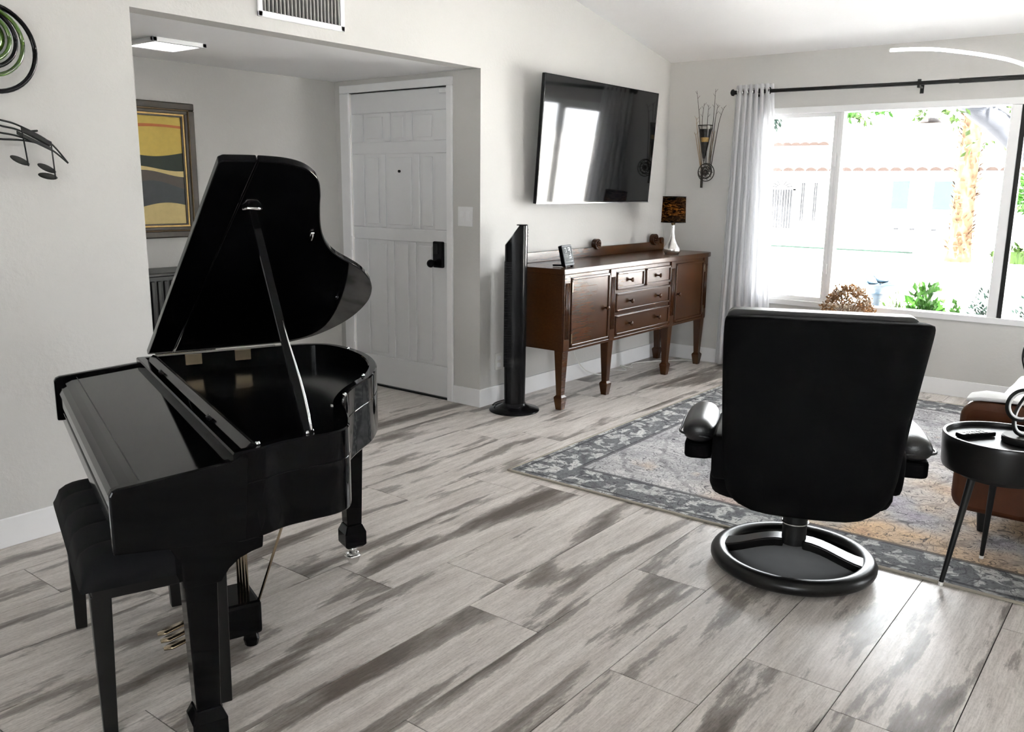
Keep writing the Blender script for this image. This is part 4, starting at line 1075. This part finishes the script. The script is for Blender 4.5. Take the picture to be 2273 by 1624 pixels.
# ------------------------------------------------------------------ dried bouquet in a floor vase
bq = thing('dried_bouquet', 'dried brown flower bouquet in a floor vase below the window', 'plant', (6.50, -1.635, 0))
b = B(); lathe(b, [(.07, 0), (.10, .03), (.13, .18), (.115, .32), (.06, .42), (.055, .47), (.065, .49), (.058, .49), (.05, .46), (.05, .05), (.001, .045)], 28); obj('vase', b, 'vase', bq, smooth=True)
rnd = random.Random(3)
bs_, bf, bf2 = B(), B(), B()
def leafq(bm_, c, d, n_, L, Wd):
    d = d.normalized(); s_ = d.cross(n_); s_ = s_.normalized() if s_.length > 1e-6 else d.orthogonal().normalized()
    up_ = s_.cross(d) * (L * .12)
    v = [bm_.verts.new(c), bm_.verts.new(c + d * L * .5 + s_ * Wd + up_), bm_.verts.new(c + d * L), bm_.verts.new(c + d * L * .5 - s_ * Wd + up_)]
    bm_.faces.new((v[0], v[1], v[2])); bm_.faces.new((v[0], v[2], v[3]))
def rv(r_=rnd): 
    v = Vector((r_.gauss(0, 1), r_.gauss(0, 1), r_.gauss(0, 1))); return v.normalized()
for i in range(150):
    a = rnd.uniform(0, 2 * PI); el = rnd.uniform(.15, 1.0); h = rnd.uniform(.10, .30)
    tip = Vector((.155 * math.cos(a) * (1 - el) ** .4 + rnd.gauss(0, .015), .19 * math.sin(a) * (1 - el) ** .4 + rnd.gauss(0, .015), .50 + .02 + .215 * el))
    tube(bs_, [Vector((.02 * math.cos(a), .02 * math.sin(a), .46)), (tip + Vector((0, 0, .46))) / 2 + Vector((.01, 0, .02)), tip], .0012, 4)
    for k in range(9): leafq(bf if (i % 3) else bf2, tip + rv() * .018, rv(), rv(), rnd.uniform(.016, .032), .009)
for nm_, bb_, mt_ in (('stems', bs_, 'drystem'), ('dried_flowers', bf, 'dryleaf'), ('pale_flowers', bf2, 'pale_dry')): obj(nm_, bb_, mt_, bq)['kind'] = 'stuff'

# ================================================================== outside
bm = B(); box(bm, -30, 90, -60, 60, -.62, -.30)
tag(obj('ground_outside', bm, 'concrete'), 'sunlit pale paving and street outside the window', 'ground', kind='structure')
GZ = -.30
HX = 28.0
hs = thing('neighbour_house', 'low white stucco house across the street with tiled eaves', 'house', (HX, 4.0, GZ))
b = B(); box(b, 0, 8, -3.9, 9.0, 0, 2.32); obj('house_wall', b, 'stucco', hs)
b = B(); prism(b, [(-.45, 2.30), (8.5, 2.30), (4.0, 4.1)], -4.2, 9.4, 'y'); rf = obj('roof', b, 'rooftop', hs)
b = B(); box(b, -.44, -.38, -4.2, 9.4, 2.22, 2.30); obj('fascia', b, 'white', rf)
b = B(); prism(b, [(.16 * math.cos(R(a)), .115 * math.sin(R(a))) for a in range(0, 181, 20)], -.50, 1.0, 'x'); t0_ = obj('roof_tile', b, 'rooftile', rf)
ys = [-4.0 + .36 * i for i in range(38)]
for i, y in enumerate(ys):
    if i == 0: t0_.location = (0, y, 2.30)
    else: inst(t0_, rf, (0, y, 2.30))
    (t0_ if i == 0 else rf.children[-1]).rotation_euler = (0, 0, 0)
b = B(); box(b, -.02, 6, 1.65, 5.5, 2.32, 3.1); obj('gable_wall', b, 'stucco', hs)
b = B(); prism(b, [(-.35, 3.08), (6.3, 3.08), (3, 4.2)], 1.55, 3.75, 'y'); rf2 = obj('upper_roof', b, 'rooftop', hs)
for i in range(7): inst(t0_, rf2, (.12, 1.82 + .29 * i, 3.08), name='roof_tile')
for y0, y1 in ((-.72, -.25), (-1.95, -1.40)):
    b = B(); box(b, -.05, .03, y0 - .06, y1 + .06, 1.12, 2.10); wf = obj('house_window', b, 'white', hs)
    b = B(); box(b, -.07, -.05, y0, y1, 1.20, 2.02); obj('pane', b, 'bluepane', wf)
b = B(); box(b, -.12, 0, -2.1, .2, 1.02, 1.10); obj('window_ledge', b, 'white', hs)
for y in (-.9, -.45, -1.5):
    b = B(); box(b, -.05, 0, y - .07, y + .07, .58, .64); obj('wall_vent', b, 'iron', hs)
gt = obj('gate_frame', (lambda b: [box(b, -.12, -.04, 2.70, 2.76, .45, 1.75), box(b, -.12, -.04, 3.50, 3.56, .45, 1.75), box(b, -.12, -.04, 2.70, 3.56, 1.70, 1.75), b][-1])(B()), 'white', hs)
for i in range(9):
    y = 2.80 + .085 * i; b = B(); box(b, -.16, -.13, y - .024, y + .024, .50, 1.74); obj('gate_bar', b, 'iron', gt)
for i in range(7):
    a = PI * (i + .5) / 7; b = B(); tube(b, [(-.15, 3.13 + .14 * math.cos(a), 1.78 + .10 * math.sin(a)), (-.15, 3.13 + .36 * math.cos(a), 1.78 + .24 * math.sin(a))], .018, 5); obj('gate_ray', b, 'iron', gt)
dn = obj('entry_door', (lambda b: box(b, -.06, .02, 1.95, 2.58, .35, 2.02))(B()), 'white', hs)
for y in (2.02, 2.08, 2.42, 2.48):
    b = B(); box(b, -.09, -.06, y - .018, y + .018, .75, 1.95); obj('door_grille', b, 'iron', dn)
b = B(); box(b, -.9, 0, 1.9, 2.6, .30, .36); obj('door_step', b, 'concrete', hs)

gs = obj('grass_strip', (lambda b: box(b, 26.2, 26.8, 2.6, 10, GZ, GZ + .05))(B()), 'leaf2'); tag(gs, 'thin green strip of lawn edge in front of the white house', 'grass', kind='stuff')

# palm trunk
pm = thing('palm_tree', 'palm tree with shaggy brown bark across the street', 'tree', (24.2, 1.05, GZ))
b = B(); lathe(b, [(.34, 0), (.30, .15), (.26, .8), (.235, 2.0), (.22, 3.5), (.21, 6.0), (.05, 6.1)], 16); obj('trunk', b, 'palm', pm, smooth=True)
rp = random.Random(5); b = B(); b3 = B()
for i in range(300):
    z = rp.uniform(.1, 5.2); a = rp.uniform(0, 2 * PI); r_ = .25 if z > .9 else .32 - .07 * z / .9
    c = Vector((r_ * math.cos(a), r_ * math.sin(a), z)); o_ = Vector((math.cos(a), math.sin(a), rp.uniform(.5, 1.4)))
    s_ = Vector((-math.sin(a), math.cos(a), 0)); w = rp.uniform(.03, .07); L = rp.uniform(.08, .2)
    tgt = b if i % 2 else b3
    v = [tgt.verts.new(p) for p in (c - s_ * w, c + s_ * w, c + o_.normalized() * L + s_ * w * .4, c + o_.normalized() * L - s_ * w * .4, c + Vector((0, 0, .06)) + Vector((math.cos(a), math.sin(a), 0)) * .02)]
    tgt.faces.new((v[0], v[1], v[2], v[3])); tgt.faces.new((v[1], v[0], v[4])); tgt.faces.new((v[1], v[4], v[2])); tgt.faces.new((v[0], v[3], v[4])); tgt.faces.new((v[4], v[3], v[2]))
o_ = obj('bark_stubs', b, 'palm', pm); o_['kind'] = 'stuff'; M['palm2'] = plain('pale_palm_bark', (.020, .011, .006), .9, spec=.06, var=.3); o_ = obj('bark_stubs', b3, 'palm2', pm); o_['kind'] = 'stuff'
for i in range(9):
    a = 2 * PI * i / 9; b = B()
    for k in range(8):
        f = k / 8; c = Vector((math.cos(a) * 2.2 * f, math.sin(a) * 2.2 * f, 6.1 + 1.1 * f - 1.7 * f * f))
        for sg in (-1, 1): leafq(b, c, Vector((math.cos(a) + sg * -math.sin(a) * 1.2, math.sin(a) + sg * math.cos(a) * 1.2, -.3)), Vector((0, 0, 1)), .55, .035)
    obj('frond', b, 'leaf3', pm)

def foliage(name, par, n, c, rad, L, Wd, mat, seed, up_bias=.2, shell=.5):
    r_ = random.Random(seed); b = B()
    for i in range(n):
        d = rv(r_); rr = (shell + (1 - shell) * r_.random()); p = Vector((c[0] + d.x * rad[0] * rr, c[1] + d.y * rad[1] * rr, c[2] + d.z * rad[2] * rr))
        leafq(b, p, (d + rv(r_) * .8 + Vector((0, 0, up_bias))), rv(r_), L * r_.uniform(.6, 1.3), Wd * r_.uniform(.7, 1.2))
    return obj(name, b, mat, par)
# street tree with the limb that crosses the window
tr = thing('street_tree', 'leafy tree with a thick grey limb across the top of the window', 'tree', (10.0, -3.0, GZ))
sp_ = smooth_poly([(0, -.05, 0), (0, .0, .7), (0, .08, 1.2), (0, .42, 1.80), (0, .87, 2.17), (0, 1.03, 2.32), (-.02, 1.19, 2.45), (-.05, 1.36, 2.58), (-.1, 1.55, 2.85), (-.2, 1.8, 3.4)], 5)
b = B(); tube(b, sp_, [.17 - .08 * i / (len(sp_) - 1) for i in range(len(sp_))], 14); obj('trunk', b, 'bark', tr, smooth=True)
b = B(); tube(b, smooth_poly([(0, .45, 1.8), (.1, .3, 2.6), (.2, .2, 3.4)], 6), .07, 10); obj('limb', b, 'bark', tr, smooth=True)
foliage('foliage', tr, 420, (.3, .85, 2.65), (.35, .22, .22), .08, .028, 'leaf3', 12)
foliage('foliage', tr, 900, (.1, .6, 3.35), (.9, 1.2, .5), .10, .03, 'leaf3', 11)
for k_, (yc, zc_, ry, rz_, n_, mt_) in enumerate(((3.25, 2.50, .12, .10, 90, 'leaf2'), (3.02, 2.56, .12, .05, 22, 'leaf3'), (2.42, 2.54, .16, .08, 60, 'leaf1'), (2.10, 2.56, .13, .07, 40, 'leaf1'), (2.28, 2.47, .10, .07, 14, 'leaf3'), (1.70, 2.46, .10, .06, 22, 'leaf3'), (1.42, 2.48, .18, .16, 26, 'leaf3'), (1.15, 2.20, .22, .16, 16, 'leaf3'))):
    foliage('foliage', tr, n_, (-.5, yc, zc_), (.15, ry, rz_), .075, .022, mt_, 40 + k_, -.8, .1)
b = B(); tube(b, smooth_poly([(-.2, 1.8, 3.4), (-.35, 2.2, 3.0), (-.5, 2.7, 2.75), (-.5, 3.3, 2.68)], 5), .012, 6); obj('branch', b, 'bark', tr)

# bird bath with two birds
bb = thing('bird_bath', 'blue-green pedestal bird bath in the front yard', 'bird bath', (9.6, -1.0, GZ))
b = B(); lathe(b, [(.13, 0), (.13, .04), (.06, .09), (.045, .3), (.05, .60), (.075, .63), (.08, .66), (.001, .66)], 24); obj('pedestal', b, 'birdbath', bb, smooth=True, auto=50)
b = B(); lathe(b, [(.07, .655), (.12, .675), (.185, .725), (.215, .765), (.21, .77), (.17, .74), (.10, .715), (.001, .705)], 32); obj('bowl', b, 'birdbath', bb, smooth=True, auto=60)
for (x, y, s_, lab, rz) in ((9.58, -1.03, 1.0, 'larger blue figurine bird standing on the bird bath rim', 80), (9.6, -.93, .8, 'smaller blue figurine bird crouching in the bird bath', 70)):
    bd = thing('bird_figurine', lab, 'bird figurine', (x, y, GZ + (.742 if s_ == 1 else .722)), R(rz))
    b = B(); rings = []
    for xx, zz, r_ in ((-.10, .062, .004), (-.06, .055, .012), (-.02, .052, .026), (.02, .058, .028), (.045, .075, .020), (.06, .095, .016), (.075, .102, .013), (.088, .098, .005), (.10, .094, .001)):
        rings.append([(xx * s_, r_ * s_ * math.cos(2 * PI * k / 10), (zz + r_ * math.sin(2 * PI * k / 10)) * s_) for k in range(10)])
    loft(b, rings); obj('bird_body', b, 'birdbath', bd, smooth=True)
    for sg in (-1, 1):
        b = B(); tube(b, [(0, .010 * sg * s_, 0), (0, .010 * sg * s_, .035 * s_)], .003, 5); obj('bird_leg', b, 'birdbath', bd)

# shrubs under the window
def shrub(x, y, h, rad, mat, n, L, Wd, seed, label):
    s_ = thing('garden_shrub', label, 'shrub', (x, y, GZ))
    rr = random.Random(seed)
    for k in range(3):
        b = B(); tube(b, [(0, 0, 0), (rr.gauss(0, .06), rr.gauss(0, .06), h * .7)], [.012, .005], 6); obj('stem', b, 'twig', s_)
    foliage('foliage', s_, n, (0, 0, h * .62), (rad, rad, h * .42), L, Wd, mat, seed, .5, .2)
shrub(8.60, -1.70, .88, .17, 'leaf1', 420, .085, .030, 21, 'bright green broad-leaved shrub right of the bird bath')
shrub(8.95, -1.37, .70, .16, 'leaf3', 420, .09, .008, 22, 'low grassy green shrub around the bird bath foot')
shrub(8.46, -1.99, .76, .06, 'leaf1', 150, .08, .026, 23, 'small upright green shrub between two larger shrubs')
shrub(8.70, -2.19, .90, .15, 'leaf2', 620, .05, .011, 24, 'feathery blue-green shrub left of the right window mullion')
shrub(8.55, -2.58, .86, .18, 'leaf2', 520, .055, .013, 25, 'feathery green shrub beyond the dark sash edge')
shrub(8.50, -.30, .66, .10, 'leaf2', 70, .07, .02, 26, 'small blue-green shrub peeking out beside the curtain')
hg = thing('clipped_hedge', 'clipped green hedge far across the street', 'hedge', (24.6, -1.4, GZ))
foliage('foliage', hg, 1500, (0, 0, .20), (.5, 1.8, .28), .16, .05, 'leaf3', 31, .4, .3)
b = B(); box(b, -.3, .3, -1.7, 1.7, 0, .3); obj('hedge_core', b, 'leaf3', hg)
rb_ = thing('background_bush', 'loose green bush far beyond the right window edge', 'shrub', (20, -1.25, GZ))
foliage('foliage', rb_, 500, (0, 0, 1.7), (.5, .55, .5), .2, .06, 'leaf1', 32)
b = B(); tube(b, [(0, 0, 0), (0, 0, 1.2)], .05, 8); obj('stem', b, 'twig', rb_)
ys_ = thing('yard_sign', 'white post with a small blue and white yard sign', 'sign', (21.5, .30, GZ + .0))
b = B(); box(b, -.05, .05, -.16, -.06, 0, 1.3); obj('sign_post', b, 'white', ys_)
b = B(); box(b, -.02, .02, -.58, -.16, .60, 1.25); pn_ = obj('sign_board', b, 'white', ys_)
b = B(); box(b, -.03, -.02, -.54, -.22, .64, .88); obj('sign_block', b, 'signblue', pn_)
b = B(); prism(b, [(-.38 + .15 * math.cos(a * PI / 10), 1.12 + .14 * math.sin(a * PI / 10)) for a in range(10, 21)], -.03, -.02, 'x'); obj('sign_arc', b, 'signblue', pn_)
hl = thing('hanging_lamp', 'brown dome lamp hanging outside above the window', 'lamp', (8.6, -1.58, 2.02))
b = B(); lathe(b, [(.095, .0), (.09, .012), (.06, .042), (.02, .05), (.001, .051)], 24); obj('dome', b, 'brownmetal', hl, smooth=True)
b = B(); tube(b, [(0, 0, .045), (0, 0, .75)], .003, 6); obj('lamp_chain', b, 'brownmetal', hl)
b = B(); box(b, -1.9, .12, -.05, .05, .75, .80); obj('lamp_beam', b, 'white', hl)
